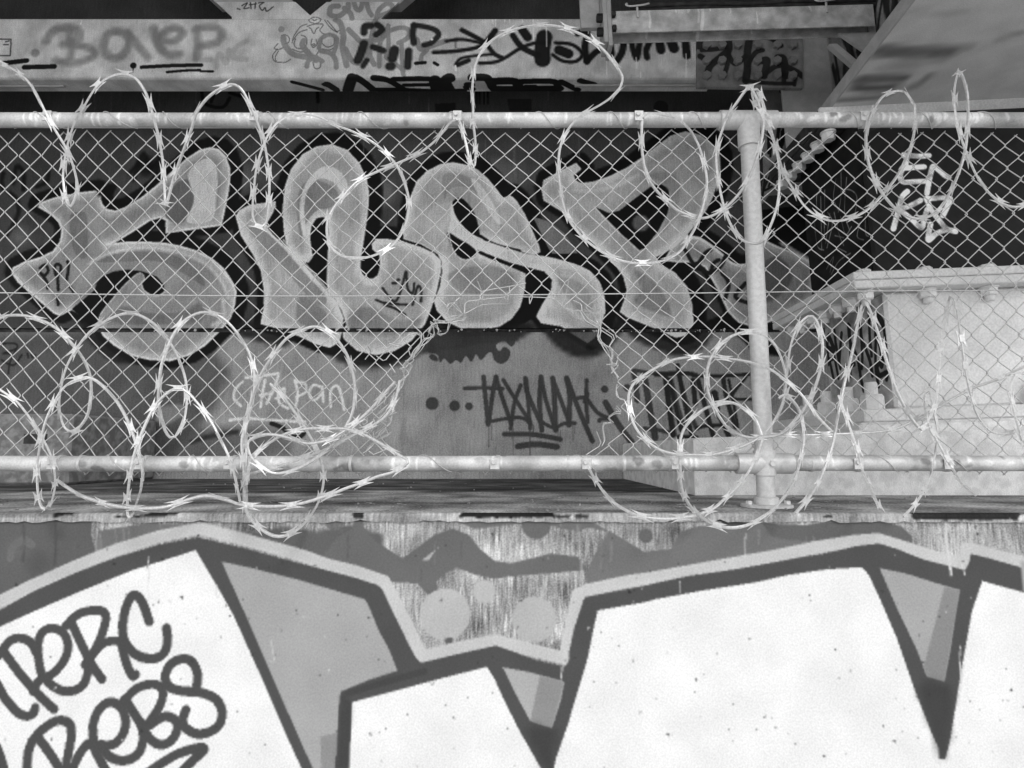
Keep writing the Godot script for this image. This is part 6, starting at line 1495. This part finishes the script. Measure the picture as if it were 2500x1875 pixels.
	var cs := Shape.new()
	cs.prism(cp, -3.52, -3.50)
	for i in cs.u.size():
		cs.u[i] = cc.uv(Vector2(cs.v[i].x, cs.v[i].y))
	part("connection_plate", cs, cc.material(0.6), t)

func build_utility_strut() -> void:
	var pivot := Vector3(0.502, 2.252, -2.75)
	var t := thing("utility_strut", "nearer pale steel strut with white droppings bolted to the girder at top right", "strut", pivot)
	t.rotation.z = 0.029
	var c := Canvas.new(Vector2(-0.02, -0.02), Vector2(1.36, 0.16), 1024)
	c.strokes([[0, 190, 100, 0, 0, 0, [-200, -200, 1600, -200, 1600, 400, -200, 400]]])
	c.strokes(PAINT_UTILITY)
	c.weather(18, 0.0016, 0.0018)
	# channel section, open below
	var s := Shape.new()
	s.box(Vector3(0, 0, -0.009), Vector3(1.32, 0.118, 0), 0.003)
	s.box(Vector3(0, 0.109, -0.0751), Vector3(1.32, 0.1179, -0.0092), 0.002)
	s.box(Vector3(0, 0.0, -0.084), Vector3(1.32, 0.118, -0.0753), 0.003)
	for i in s.u.size():
		s.u[i] = c.uv(Vector2(s.v[i].x, s.v[i].y))
	part("channel", s, c.material(0.6), t)
	# end plates with black bolts
	box_part("end_plate", Vector3(-0.022, -0.075, -0.11), Vector3(-0.001, 0.40, 0.012), steel, t)
	box_part("hanger_plate", Vector3(-0.044, -0.055, -0.11), Vector3(-0.0225, 0.60, 0.012), steel, t)
	box_part("hanger_bracket", Vector3(-0.145, 0.085, -0.10), Vector3(-0.0445, 0.60, -0.07), steel, t)
	for y in [0.012, 0.088]:
		for z in [-0.03]:
			var b := Shape.new()
			b.hexagon(Vector3(-0.0445, y, z + 0.02), Vector3(-1, 0, 0), 0.021, 0.03, 0.4)
			part("bolt", b, black_bolt, t)
			var b2 := Shape.new()
			b2.hexagon(Vector3(-0.0005, y, z + 0.045), Vector3(1, 0, 0), 0.017, 0.018, 0.4)
			part("nut", b2, black_bolt, t)
	# small gusset and knee at the girder
	prism_part("end_gusset", PackedVector2Array([Vector2(1.16, -0.002), Vector2(1.3, -0.12), Vector2(1.42, -0.12), Vector2(1.42, 0.16), Vector2(1.322, 0.16), Vector2(1.322, -0.002)]), -0.06, -0.045, steel, t)
	prism_part("knee_brace", PackedVector2Array([Vector2(1.13, -0.03), Vector2(1.17, -0.03), Vector2(1.34, -0.20), Vector2(1.29, -0.20)]), -0.115, -0.085, steel, t)
	# two dark conduits lying on it
	var labels := ["upper of two thin dark conduits lying on the near strut", "lower of two thin dark conduits lying on the near strut"]
	for k in 2:
		var o := thing("conduit", labels[k], "conduit", pivot, "conduits on the strut")
		o.rotation.z = 0.029
		var path := PackedVector3Array()
		for i in 15:
			path.append(Vector3(0.10 + i * 0.1, 0.131 + (1 - k) * 0.026 + 0.002 * sin(i * 1.7 + k), -0.02 - 0.005 * cos(i * 1.1)))
		var p := Shape.new()
		p.tube(path, ring(0.0125, 10))
		part("pipe", p, steel_dark, o)
	for x in [0.13, 1.08]:
		var cl := thing("conduit_clip", "flat metal clip holding the conduits near the strut's " + ("left end" if x < 0.5 else "right end"), "clip", pivot)
		cl.rotation.z = 0.029
		var p := Shape.new()
		p.tube(curve3(PackedVector3Array([Vector3(x - 0.05, 0.150, 0.008), Vector3(x - 0.055, 0.140, 0.010), Vector3(x - 0.03, 0.132, 0.012), Vector3(x + 0.03, 0.138, 0.012), Vector3(x + 0.06, 0.148, 0.008)]), 5), ring(0.006, 8, 0.6))
		part("strap", p, galvanised, cl)
		box_part("stem", Vector3(x - 0.005, 0.075, 0.0035), Vector3(x + 0.005, 0.135, 0.008), galvanised, cl, 0.001)

func build_bearing() -> void:
	# plinth of pale concrete
	var pl := thing("concrete_plinth", "wide pale concrete plinth on the ledge under the bearing at lower right", "plinth", Vector3.ZERO)
	var ps := Shape.new()
	ps.prism(PackedVector2Array([Vector2(PLINTH_LEFT, 0.002), Vector2(3.4, 0.002), Vector2(3.4, 0.296), Vector2(PLINTH_LEFT + 0.012, 0.222), Vector2(PLINTH_LEFT, 0.212)]), -3.79, -2.31)
	part("plinth_body", ps, concrete_pale, pl)
	var t := thing("bridge_bearing", "heavy bolted steel bridge bearing with white letters on its black body at right", "bearing", Vector3(1.48, 0.0, -2.45))
	t.rotation = Vector3(0, -0.03, 0.033)
	# local frame: x to the right of the plate edge, z = 0 at the plate front
	var paint := bearing_paint
	var bolt_paint := mottled(0.74, 0.84, 0.04, 0.2, 0.5, 0.0, 0.0, 36)
	box_part("lower_plate", Vector3(0, 0.894, -0.86), Vector3(1.35, 0.929, 0), paint, t, 0.004)
	box_part("lower_plate", Vector3(0.001, 0.856, -0.86), Vector3(1.35, 0.892, -0.002), paint, t, 0.004)
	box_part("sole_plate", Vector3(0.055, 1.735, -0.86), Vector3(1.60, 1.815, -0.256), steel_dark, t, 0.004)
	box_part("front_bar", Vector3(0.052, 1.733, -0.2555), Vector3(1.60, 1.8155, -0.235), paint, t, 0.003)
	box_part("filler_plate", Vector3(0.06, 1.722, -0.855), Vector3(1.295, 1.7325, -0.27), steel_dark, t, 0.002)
	# body: black front with sprayed letters, scribbled side
	var c := Canvas.new(Vector2(1.55, 0.85), Vector2(2.85, 1.85), 1024)
	c.strokes([[0, 20, 100, 0, 0, 0, [1000, 500, 3500, 500, 3500, 2200, 1000, 2200]], [0, 38, 100, 0, 6, 0, [1000, 1640, 1740, 1640, 1790, 1675, 1850, 1685, 3500, 1700, 3500, 2200, 1000, 2200]]])
	c.strokes(PAINT_BODY, 1.45)
	c.weather(19, 0.004, 0.002)
	var body := Shape.new()
	body.box(Vector3(0.18, 0.931, -0.75), Vector3(1.20, 1.721, -0.15), 0.012)
	for i in body.u.size():
		body.u[i] = c.uv(Vector2(body.v[i].x + 1.48, body.v[i].y))
	part("bearing_body", body, c.material(0.6), t)
	var sc := Canvas.new(Vector2(-3.3, 0.85), Vector2(-2.5, 1.85), 512)
	sc.strokes([[0, 24, 100, 0, 0, 0, [-4000, 500, -2000, 500, -2000, 2200, -4000, 2200]]])
	sc.strokes(PAINT_BODY_SIDE, 1.6)
	sc.weather(20, 0.004, 0.002)
	var side := Shape.new()
	var z0 := -0.735
	var z1 := -0.165
	side.uv_face(Vector3(0.178, 1.708, z0), Vector3(0.178, 1.708, z1), Vector3(0.178, 0.945, z1), Vector3(0.178, 0.945, z0), Vector3(-1, 0, 0), sc.uv(Vector2(z0 - 2.45, 1.708)), sc.uv(Vector2(z1 - 2.45, 1.708)), sc.uv(Vector2(z1 - 2.45, 0.945)), sc.uv(Vector2(z0 - 2.45, 0.945)))
	part("scribbled_side", side, sc.material(0.6), t)
	# pale steel box below, its left side tagged
	box_part("support_box", Vector3(0.165, 0.343, -0.62), Vector3(1.19, 0.855, -0.08), paint, t, 0.012)
	var tc := Canvas.new(Vector2(-3.2, 0.25), Vector2(-2.4, 0.95), 512)
	tc.strokes([[0, 172, 100, 0, 0, 0, [-4000, 0, -2000, 0, -2000, 1200, -4000, 1200]]])
	tc.strokes(PAINT_BOX_SIDE)
	tc.weather(21, 0.0025, 0.0015)
	var tag := Shape.new()
	z0 = -0.607
	z1 = -0.093
	tag.uv_face(Vector3(0.163, 0.842, z0), Vector3(0.163, 0.842, z1), Vector3(0.163, 0.356, z1), Vector3(0.163, 0.356, z0), Vector3(-1, 0, 0), tc.uv(Vector2(z0 - 2.45, 0.842)), tc.uv(Vector2(z1 - 2.45, 0.842)), tc.uv(Vector2(z1 - 2.45, 0.356)), tc.uv(Vector2(z0 - 2.45, 0.356)))
	part("tagged_side", tag, tc.material(0.6), t)
	box_part("base_plate", Vector3(-0.03, 0.289, -0.95), Vector3(1.40, 0.341, 0.03), paint, t, 0.005)
	box_part("grout_pad", Vector3(-0.075, 0.225, -1.0), Vector3(1.45, 0.287, 0.07), concrete_pale, t, 0.012)
	# bolts round the lower plates
	var spots := []
	for k in 7:
		spots.append(Vector2(0.075, -0.06 - k * 0.119))
	for k in range(1, 5):
		spots.append(Vector2(0.075 + k * 0.262, -0.06))
	var head := Shape.new()
	head.hexagon(Vector3.ZERO, Vector3.UP, 0.031, 0.022, 0.3)
	var head_mesh := head.mesh()
	var nut := Shape.new()
	nut.hexagon(Vector3(0, -0.008, 0), Vector3.DOWN, 0.034, 0.030, 0.2)
	nut.hexagon(Vector3(0, 0, 0), Vector3.DOWN, 0.036, 0.008, 0.0, 16)
	var nut_mesh := nut.mesh()
	var shank := Shape.new()
	shank.hexagon(Vector3(0, -0.038, 0), Vector3.DOWN, 0.018, 0.024, 0.0, 14)
	var shank_mesh := shank.mesh()
	var cap := Shape.new()
	cap.hexagon(Vector3.ZERO, Vector3.DOWN, 0.036, 0.010, 0.0, 16)
	cap.hexagon(Vector3(0, -0.010, 0), Vector3.DOWN, 0.032, 0.034, 0.5)
	var cap_mesh := cap.mesh()
	for p in spots:
		var o := place("bolt", head_mesh, bolt_paint, t)
		o.position = Vector3(p.x, 0.9295, p.y)
		o.rotation.y = rng.randf() * 2.0
		var nn := place("nut", nut_mesh, bolt_paint, o)
		nn.position.y = -0.0742
		var sh := place("shank", shank_mesh, paint, o)
		sh.position.y = -0.0742
	for k in 6:
		var o := place("sole_bolt", cap_mesh, bolt_paint, t)
		o.position = Vector3(0.115, 1.7215, -0.30 - k * 0.105)
		o.rotation.y = rng.randf() * 2.0
	for k in range(1, 4):
		var o := place("sole_bolt", cap_mesh, bolt_paint, t)
		o.position = Vector3(0.125 + k * 0.30, 1.7215, -0.30)
	# anchor bolts in the base plate
	var an := Shape.new()
	an.hexagon(Vector3.ZERO, Vector3.UP, 0.044, 0.064, 0.25)
	var an_mesh := an.mesh()
	var rod := Shape.new()
	rod.hexagon(Vector3(0, 0.064, 0), Vector3.UP, 0.025, 0.052, 0.0, 16)
	var rod_mesh := rod.mesh()
	for p in [Vector2(0.04, -0.03), Vector2(0.04, -0.22), Vector2(0.04, -0.41), Vector2(0.04, -0.60), Vector2(0.74, -0.03), Vector2(1.30, -0.03)]:
		var o := place("anchor_nut", an_mesh, paint, t)
		o.position = Vector3(p.x, 0.3415, p.y)
		o.rotation.y = rng.randf()
		place("anchor_rod", rod_mesh, paint, o)

# ---------------------------------------------------------------- fence
func rail_path(y: float, x0: float, x1: float) -> PackedVector3Array:
	var p := PackedVector3Array()
	var count := int((x1 - x0) / 0.1)
	for k in count + 1:
		var x := lerpf(x0, x1, float(k) / count)
		p.append(Vector3(x, y + 0.0012 * sin(x * 1.9), FENCE_Z))
	return p

func rail_material(number: int, splashes: int, runs: int) -> StandardMaterial3D:
	# bird lime and paint runs on galvanised pipe; x along the pipe, y round it (0 = top, 0.074 = front middle)
	var c := Canvas.new(Vector2(0, 0), Vector2(5.2, 0.148), 2048)
	c.strokes([[0, 196, 100, 0, 0, 0, [-100, -100, 6000, -100, 6000, 300, -100, 300]]])
	var r := RandomNumberGenerator.new()
	r.seed = number
	for k in runs:
		var x := r.randf_range(0, 5200)
		var y := r.randf_range(52, 76)
		for again in (1 + r.randi() % 3):
			var run := r.randf_range(14, 52)
			c.stroke(1, 0.97, r.randf_range(0.6, 1.0), r.randf_range(0.003, 0.010), 0.002, true, [x, y, x + r.randf_range(-3, 3), y - run * 0.5, x + r.randf_range(-4, 4), y - run])
			x += r.randf_range(10, 30)
	for k in splashes:
		var x := r.randf_range(0, 5200)
		var y := r.randf_range(0, 148)
		c.stroke(1, [0.92, 0.5, 0.84][k % 3], r.randf_range(0.3, 0.8), r.randf_range(0.004, 0.022), 0.004, true, [x, y, x + r.randf_range(-14, 14), y + r.randf_range(-8, 8), x + r.randf_range(-20, 20), y + r.randf_range(-10, 10)])
	c.weather(number, 0.0016, 0.0006)
	var m := c.material(0.5)
	m.metallic = 0.15
	return m

func build_fence() -> void:
	var t := thing("chain_link_fence", "galvanised pipe and chain-link fence on the ledge with a torn hole", "fence", Vector3(0, 0, 0))
	var pipe := ring(0.0238, 28)
	var kinds := [["top_rail", TOP_Y, 51], ["bottom_rail", LOW_Y, 52]]
	for q in kinds:
		var s := Shape.new()
		s.tube(rail_path(q[1], -2.6, 2.6), pipe, true, true, Vector2(1.0 / 5.2, 1.0))
		part(q[0], s, rail_material(q[2], 300 if q[0] == "bottom_rail" else 90, 100 if q[0] == "top_rail" else 30), t)
	var s := Shape.new()
	s.tube(PackedVector3Array([Vector3(POST_X, 0.004, FENCE_Z), Vector3(POST_X, 0.5, FENCE_Z), Vector3(POST_X, TOP_Y - 0.03, FENCE_Z)]), ring(0.0275, 28))
	part("post", s, galvanised, t)
	# fittings
	var f := Shape.new()
	f.tube(PackedVector3Array([Vector3(POST_X - 0.095, TOP_Y, FENCE_Z), Vector3(POST_X - 0.09, TOP_Y, FENCE_Z), Vector3(POST_X + 0.085, TOP_Y, FENCE_Z), Vector3(POST_X + 0.09, TOP_Y, FENCE_Z)]), ring(0.0305, 28))
	f.tube(PackedVector3Array([Vector3(POST_X, TOP_Y, FENCE_Z), Vector3(POST_X, TOP_Y - 0.06, FENCE_Z), Vector3(POST_X, TOP_Y - 0.095, FENCE_Z)]), ring(0.0350, 28))
	part("tee_fitting", f, galvanised, t)
	var f2 := Shape.new()
	f2.tube(PackedVector3Array([Vector3(POST_X - 0.088, LOW_Y, FENCE_Z), Vector3(POST_X + 0.082, LOW_Y, FENCE_Z)]), ring(0.0315, 28))
	f2.tube(PackedVector3Array([Vector3(POST_X, LOW_Y + 0.04, FENCE_Z), Vector3(POST_X, LOW_Y - 0.036, FENCE_Z)]), ring(0.0325, 28))
	var cross := part("cross_fitting", f2, galvanised, t)
	var sb := Shape.new()
	sb.hexagon(Vector3(POST_X + 0.01, LOW_Y, FENCE_Z + 0.031), Vector3(0, 0, 1), 0.010, 0.008)
	part("set_screw", sb, galvanised, cross)
	var fl := Shape.new()
	fl.hexagon(Vector3(POST_X, 0.001, FENCE_Z), Vector3.UP, 0.075, 0.009, 0.2, 20)
	fl.hexagon(Vector3(POST_X, 0.010, FENCE_Z), Vector3.UP, 0.036, 0.022, 0.0, 24)
	var flange := part("base_flange", fl, galvanised, t)
	for sx in [-1.0, 1.0]:
		var bo := Shape.new()
		bo.hexagon(Vector3(POST_X + sx * 0.058, 0.0101, FENCE_Z + 0.012), Vector3.UP, 0.010, 0.010)
		part("anchor_bolt", bo, galvanised, flange)
	# bands and joints on the rails
	for x in BANDS:
		var b := Shape.new()
		b.tube(PackedVector3Array([Vector3(x - 0.004, LOW_Y, FENCE_Z), Vector3(x + 0.004, LOW_Y, FENCE_Z)]), ring(0.0253, 24))
		part("rail_band", b, galvanised, t)
	# clamps that hold the razor wire
	for q in CLAMPS:
		var y: float = TOP_Y if q[1] == 0 else LOW_Y
		var k := Shape.new()
		k.box(Vector3(q[0] - 0.014, y - 0.017, FENCE_Z + 0.0255), Vector3(q[0] + 0.014, y + 0.017, FENCE_Z + 0.0285), 0.001)
		k.tube(PackedVector3Array([Vector3(q[0] + 0.004, y, FENCE_Z), Vector3(q[0] + 0.016, y, FENCE_Z)]), ring(0.0256, 20))
		var clamp_node := part("clamp", k, galvanised, t)
		clamp_node.rotation.z = 0.0
		var b := Shape.new()
		b.hexagon(Vector3(q[0] - 0.004, y + 0.004, FENCE_Z + 0.0285), Vector3(0, 0, 1), 0.0075, 0.006, 0.3)
		part("bolt", b, galvanised, clamp_node)
	# tension wire half way up
	var tw := PackedVector3Array()
	for k in 53:
		var x := -2.6 + k * 0.1
		tw.append(Vector3(x, TENSION_Y - 0.010 * cos((x + 0.3) * 0.9) + 0.004 * sin(x * 2.1) + (0.006 * (x - 0.6) if x > 0.6 else 0.0), FENCE_Z - 0.022))
	var tws := Shape.new()
	tws.tube(tw, ring(0.0021, 6))
	part("tension_wire", tws, wire_metal, t)
	# tie wires spiralling round the rails
	for q in kinds:
		var x := -2.5 + 0.06
		while x < 2.5:
			if absf(x - POST_X) > 0.15 and not (q[1] == LOW_Y and rng.randf() < 0.55):
				var p := PackedVector3Array()
				var turns := rng.randf_range(0.9, 1.25)
				var length := rng.randf_range(0.10, 0.2)
				for k in 19:
					var w := -PI * 0.75 + TAU * turns * k / 18.0
					p.append(Vector3(x + length * k / 18.0, q[1] + cos(w) * 0.0262, FENCE_Z + sin(w) * 0.0262))
				var tie := Shape.new()
				tie.tube(p, ring(0.0014, 5))
				part("tie_wire", tie, wire_metal, t)
			x += rng.randf_range(0.17, 0.34)
	build_mesh(t)

func mesh_point(x: float, y: float) -> Vector3:
	# the sheet sags and bellies a little
	var dx := 0.008 * sin(y * 5.0 + x * 1.3) + 0.006 * sin(y * 9.0 - x * 4.0) + 0.003 * sin(y * 17.0 + x * 11.0)
	var dy := 0.007 * sin(x * 2.3) + 0.005 * sin(x * 7.1 + y * 3.0) + 0.003 * sin(x * 15.0 - y * 12.0)
	return Vector3(x + dx, y + dy, FENCE_Z - 0.030 + 0.006 * sin(x * 1.7 + y * 2.0))

func build_mesh(t: Node3D) -> void:
	var sheet := Node3D.new()
	sheet.name = "chain_link_mesh"
	t.add_child(sheet)
	var hole := points2(HOLE)
	var across := 0.0385
	var rise := 0.0402
	var top := TOP_Y - 0.024
	var rows := int((top - (LOW_Y - 0.045)) / rise)
	var profile := ring(0.00172, 6)
	var count := int(5.0 / across)
	for k in count:
		var cx := -2.5 + k * across
		var run := PackedVector3Array()
		for j in rows + 1:
			var side := 1.0 if (j + k) % 2 == 0 else -1.0
			var y := top - j * rise
			var node_flat := Vector2(cx + side * across * 0.5, y)
			var inside := Geometry2D.is_point_in_polygon(node_flat, hole)
			if inside:
				if run.size() > 0:
					add_wire(sheet, run, profile, true, hole)
				run = PackedVector3Array()
				continue
			var p := mesh_point(node_flat.x + rng.randf_range(-0.002, 0.002), y + rng.randf_range(-0.002, 0.002))
			# near the torn edge the cells are bent
			var gap := edge_distance(node_flat, hole)
			if gap < 0.05 and y > LOW_Y + 0.05:
				var pull := (0.05 - gap) / 0.05
				p += Vector3(rng.randf_range(-0.012, 0.012), rng.randf_range(-0.012, 0.012), rng.randf_range(-0.02, 0.02)) * pull
			p.x += side * 0.0022
			p.z += side * 0.0024
			run.append(p)
		if run.size() > 0:
			add_wire(sheet, run, profile, false, hole)
	for q in LOOSE:
		var p := points3(q)
		var path := PackedVector3Array()
		for i in p.size():
			if i > 0 and i < p.size() - 1:
				path.append(p[i].lerp(p[i - 1], 0.18)); path.append(p[i].lerp(p[i + 1], 0.18))
			else:
				path.append(p[i])
		var s := Shape.new()
		s.tube(path, profile)
		part("loose_wire", s, wire_metal, sheet)

func edge_distance(p: Vector2, poly: PackedVector2Array) -> float:
	var best := 1e9
	for i in poly.size():
		best = min(best, p.distance_to(Geometry2D.get_closest_point_to_segment(p, poly[i], poly[(i + 1) % poly.size()])))
	return best

func add_wire(sheet: Node3D, run: PackedVector3Array, profile: PackedVector2Array, torn: bool, hole: PackedVector2Array) -> void:
	if run.size() < 2:
		return
	if torn:
		var e := run[run.size() - 1]
		run.append(e + Vector3(rng.randf_range(-0.012, 0.012), -rng.randf_range(0.01, 0.024), rng.randf_range(-0.01, 0.02)))
	# round the bends
	var path := PackedVector3Array()
	for i in run.size():
		if i > 0 and i < run.size() - 1:
			var a := run[i].lerp(run[i - 1], 0.085)
			var b := run[i].lerp(run[i + 1], 0.085)
			path.append(a)
			path.append((a + b + run[i] * 2.0) * 0.25)
			path.append(b)
		else:
			path.append(run[i])
	var s := Shape.new()
	s.tube(path, profile)
	part("wire", s, wire_metal, sheet)

# ---------------------------------------------------------------- razor wire
func barb_mesh(long: float, wide: float, sweep: float) -> ArrayMesh:
	# four swept points cut from one tape: along x, thin in y, points out in z
	var half := PackedVector2Array([Vector2(-0.012, -0.0035), Vector2(-long, -wide), Vector2(-0.007 + sweep, -0.0078), Vector2(0.007 - sweep, -0.0078), Vector2(long, -wide * 0.92), Vector2(0.012, -0.0035)])
	var outline := PackedVector2Array(half)
	for i in half.size():
		var p := half[half.size() - 1 - i]
		outline.append(Vector2(p.x * 0.94, -p.y * 1.05))
	var s := Shape.new()
	s.prism(outline, -0.0005, 0.0005)
	# fold the points a little out of the plane and lay the plate flat in x and z
	for i in s.v.size():
		var p := s.v[i]
		var bend := absf(p.y) * 0.25
		s.v[i] = Vector3(p.x, p.z + 0.0012 + bend * signf(p.y), -p.y)
		s.n[i] = Vector3(s.n[i].x, s.n[i].z, -s.n[i].y)
	# crimped collar round the core
	s.box(Vector3(-0.012, -0.0018, -0.0052), Vector3(0.012, 0.0026, 0.0052), 0.001)
	return s.mesh()

func build_razor_wire() -> void:
	var barbs := [barb_mesh(0.032, 0.0115, 0.0), barb_mesh(0.029, 0.0105, 0.002), barb_mesh(0.035, 0.0108, -0.002)]
	var tape := PackedVector2Array([Vector2(-0.0042, 0.0006), Vector2(-0.0021, -0.0004), Vector2(-0.0015, 0.0022), Vector2(0.0015, 0.0022), Vector2(0.0021, -0.0004), Vector2(0.0042, 0.0006), Vector2(0.0021, -0.0014), Vector2(0.0012, -0.0024), Vector2(-0.0012, -0.0024), Vector2(-0.0021, -0.0014)])
	for w in RAZOR:
		var path := curve3(points3(w[1]), 7)
		var origin := path[0]
		var t := thing("razor_wire", w[0], "razor wire", origin, "razor wire strands on the fence")
		for i in path.size():
			path[i] -= origin
		# even steps along the strand
		var even := PackedVector3Array([path[0]])
		var carry := 0.0
		for i in range(1, path.size()):
			if path[i].distance_to(even[even.size() - 1]) > 0.009:
				even.append(path[i])
		var s := Shape.new()
		var roll := PackedFloat32Array()
		for i in even.size():
			roll.append(0.35 * sin(i * 0.043 + w[0].length()))
		s.tube(even, tape, false, true, Vector2.ZERO, roll)
		part("tape", s, razor_metal, t)
		var along := 0.03 + rng.randf() * 0.05
		var done := 0.0
		for i in range(1, even.size() - 1):
			done += even[i].distance_to(even[i - 1])
			if done >= along:
				along += 0.098 + rng.randf_range(-0.008, 0.008)
				var d := (even[i + 1] - even[i - 1]).normalized()
				# the tape's flat side faces out of the coil; turn barbs a little at random about the strand
				var out_dir := Vector3(0, 0, 1)
				out_dir = (out_dir - d * out_dir.dot(d)).normalized().rotated(d, rng.randf_range(-0.7, 0.7))
				var o := place("barb", barbs[rng.randi() % 3], razor_metal, t)
				o.transform = Transform3D(Basis(d, out_dir, d.cross(out_dir)), even[i])

# ---------------------------------------------------------------- small things lying about
func build_litter() -> void:
	var p := thing("pebble", "single pale round pebble on the ledge beside the plinth", "stone", PEBBLE)
	var m := SphereMesh.new()
	m.radius = 0.011
	m.height = 0.019
	m.radial_segments = 14
	m.rings = 8
	place("stone", m, concrete_pale, p).position.y = 0.0095
	var s := Shape.new()
	var r := RandomNumberGenerator.new()
	r.seed = 90
	for k in 260:
		var x := r.randf_range(-2.6, 2.6)
		var z := r.randf_range(-2.2, -1.68)
		if r.randf() < 0.3:
			z = r.randf_range(-3.6, -2.2)
		var size := r.randf_range(0.0015, 0.005)
		if r.randf() < 0.35:
			var d := Vector3(r.randf_range(-1, 1), 0.02, r.randf_range(-0.3, 0.3)).normalized() * r.randf_range(0.015, 0.05)
			s.tube(PackedVector3Array([Vector3(x, 0.003, z), Vector3(x, 0.004, z) + d * 0.5, Vector3(x, 0.003, z) + d]), ring(0.0012, 4))
		else:
			s.hexagon(Vector3(x, 0.0, z), Vector3(r.randf_range(-0.4, 0.4), 1, r.randf_range(-0.4, 0.4)).normalized(), size, size * 1.2, r.randf() * 3.0, 5)
	var g := part("grit", s, mottled(0.16, 0.5, 0.08, 0.3, 0.95, 0.0, 0.0, 33), self)
	g.set_meta("kind", "stuff")
	g.set_meta("label", "grit, twigs and paint flakes scattered on the ledge")
	g.set_meta("category", "grit")
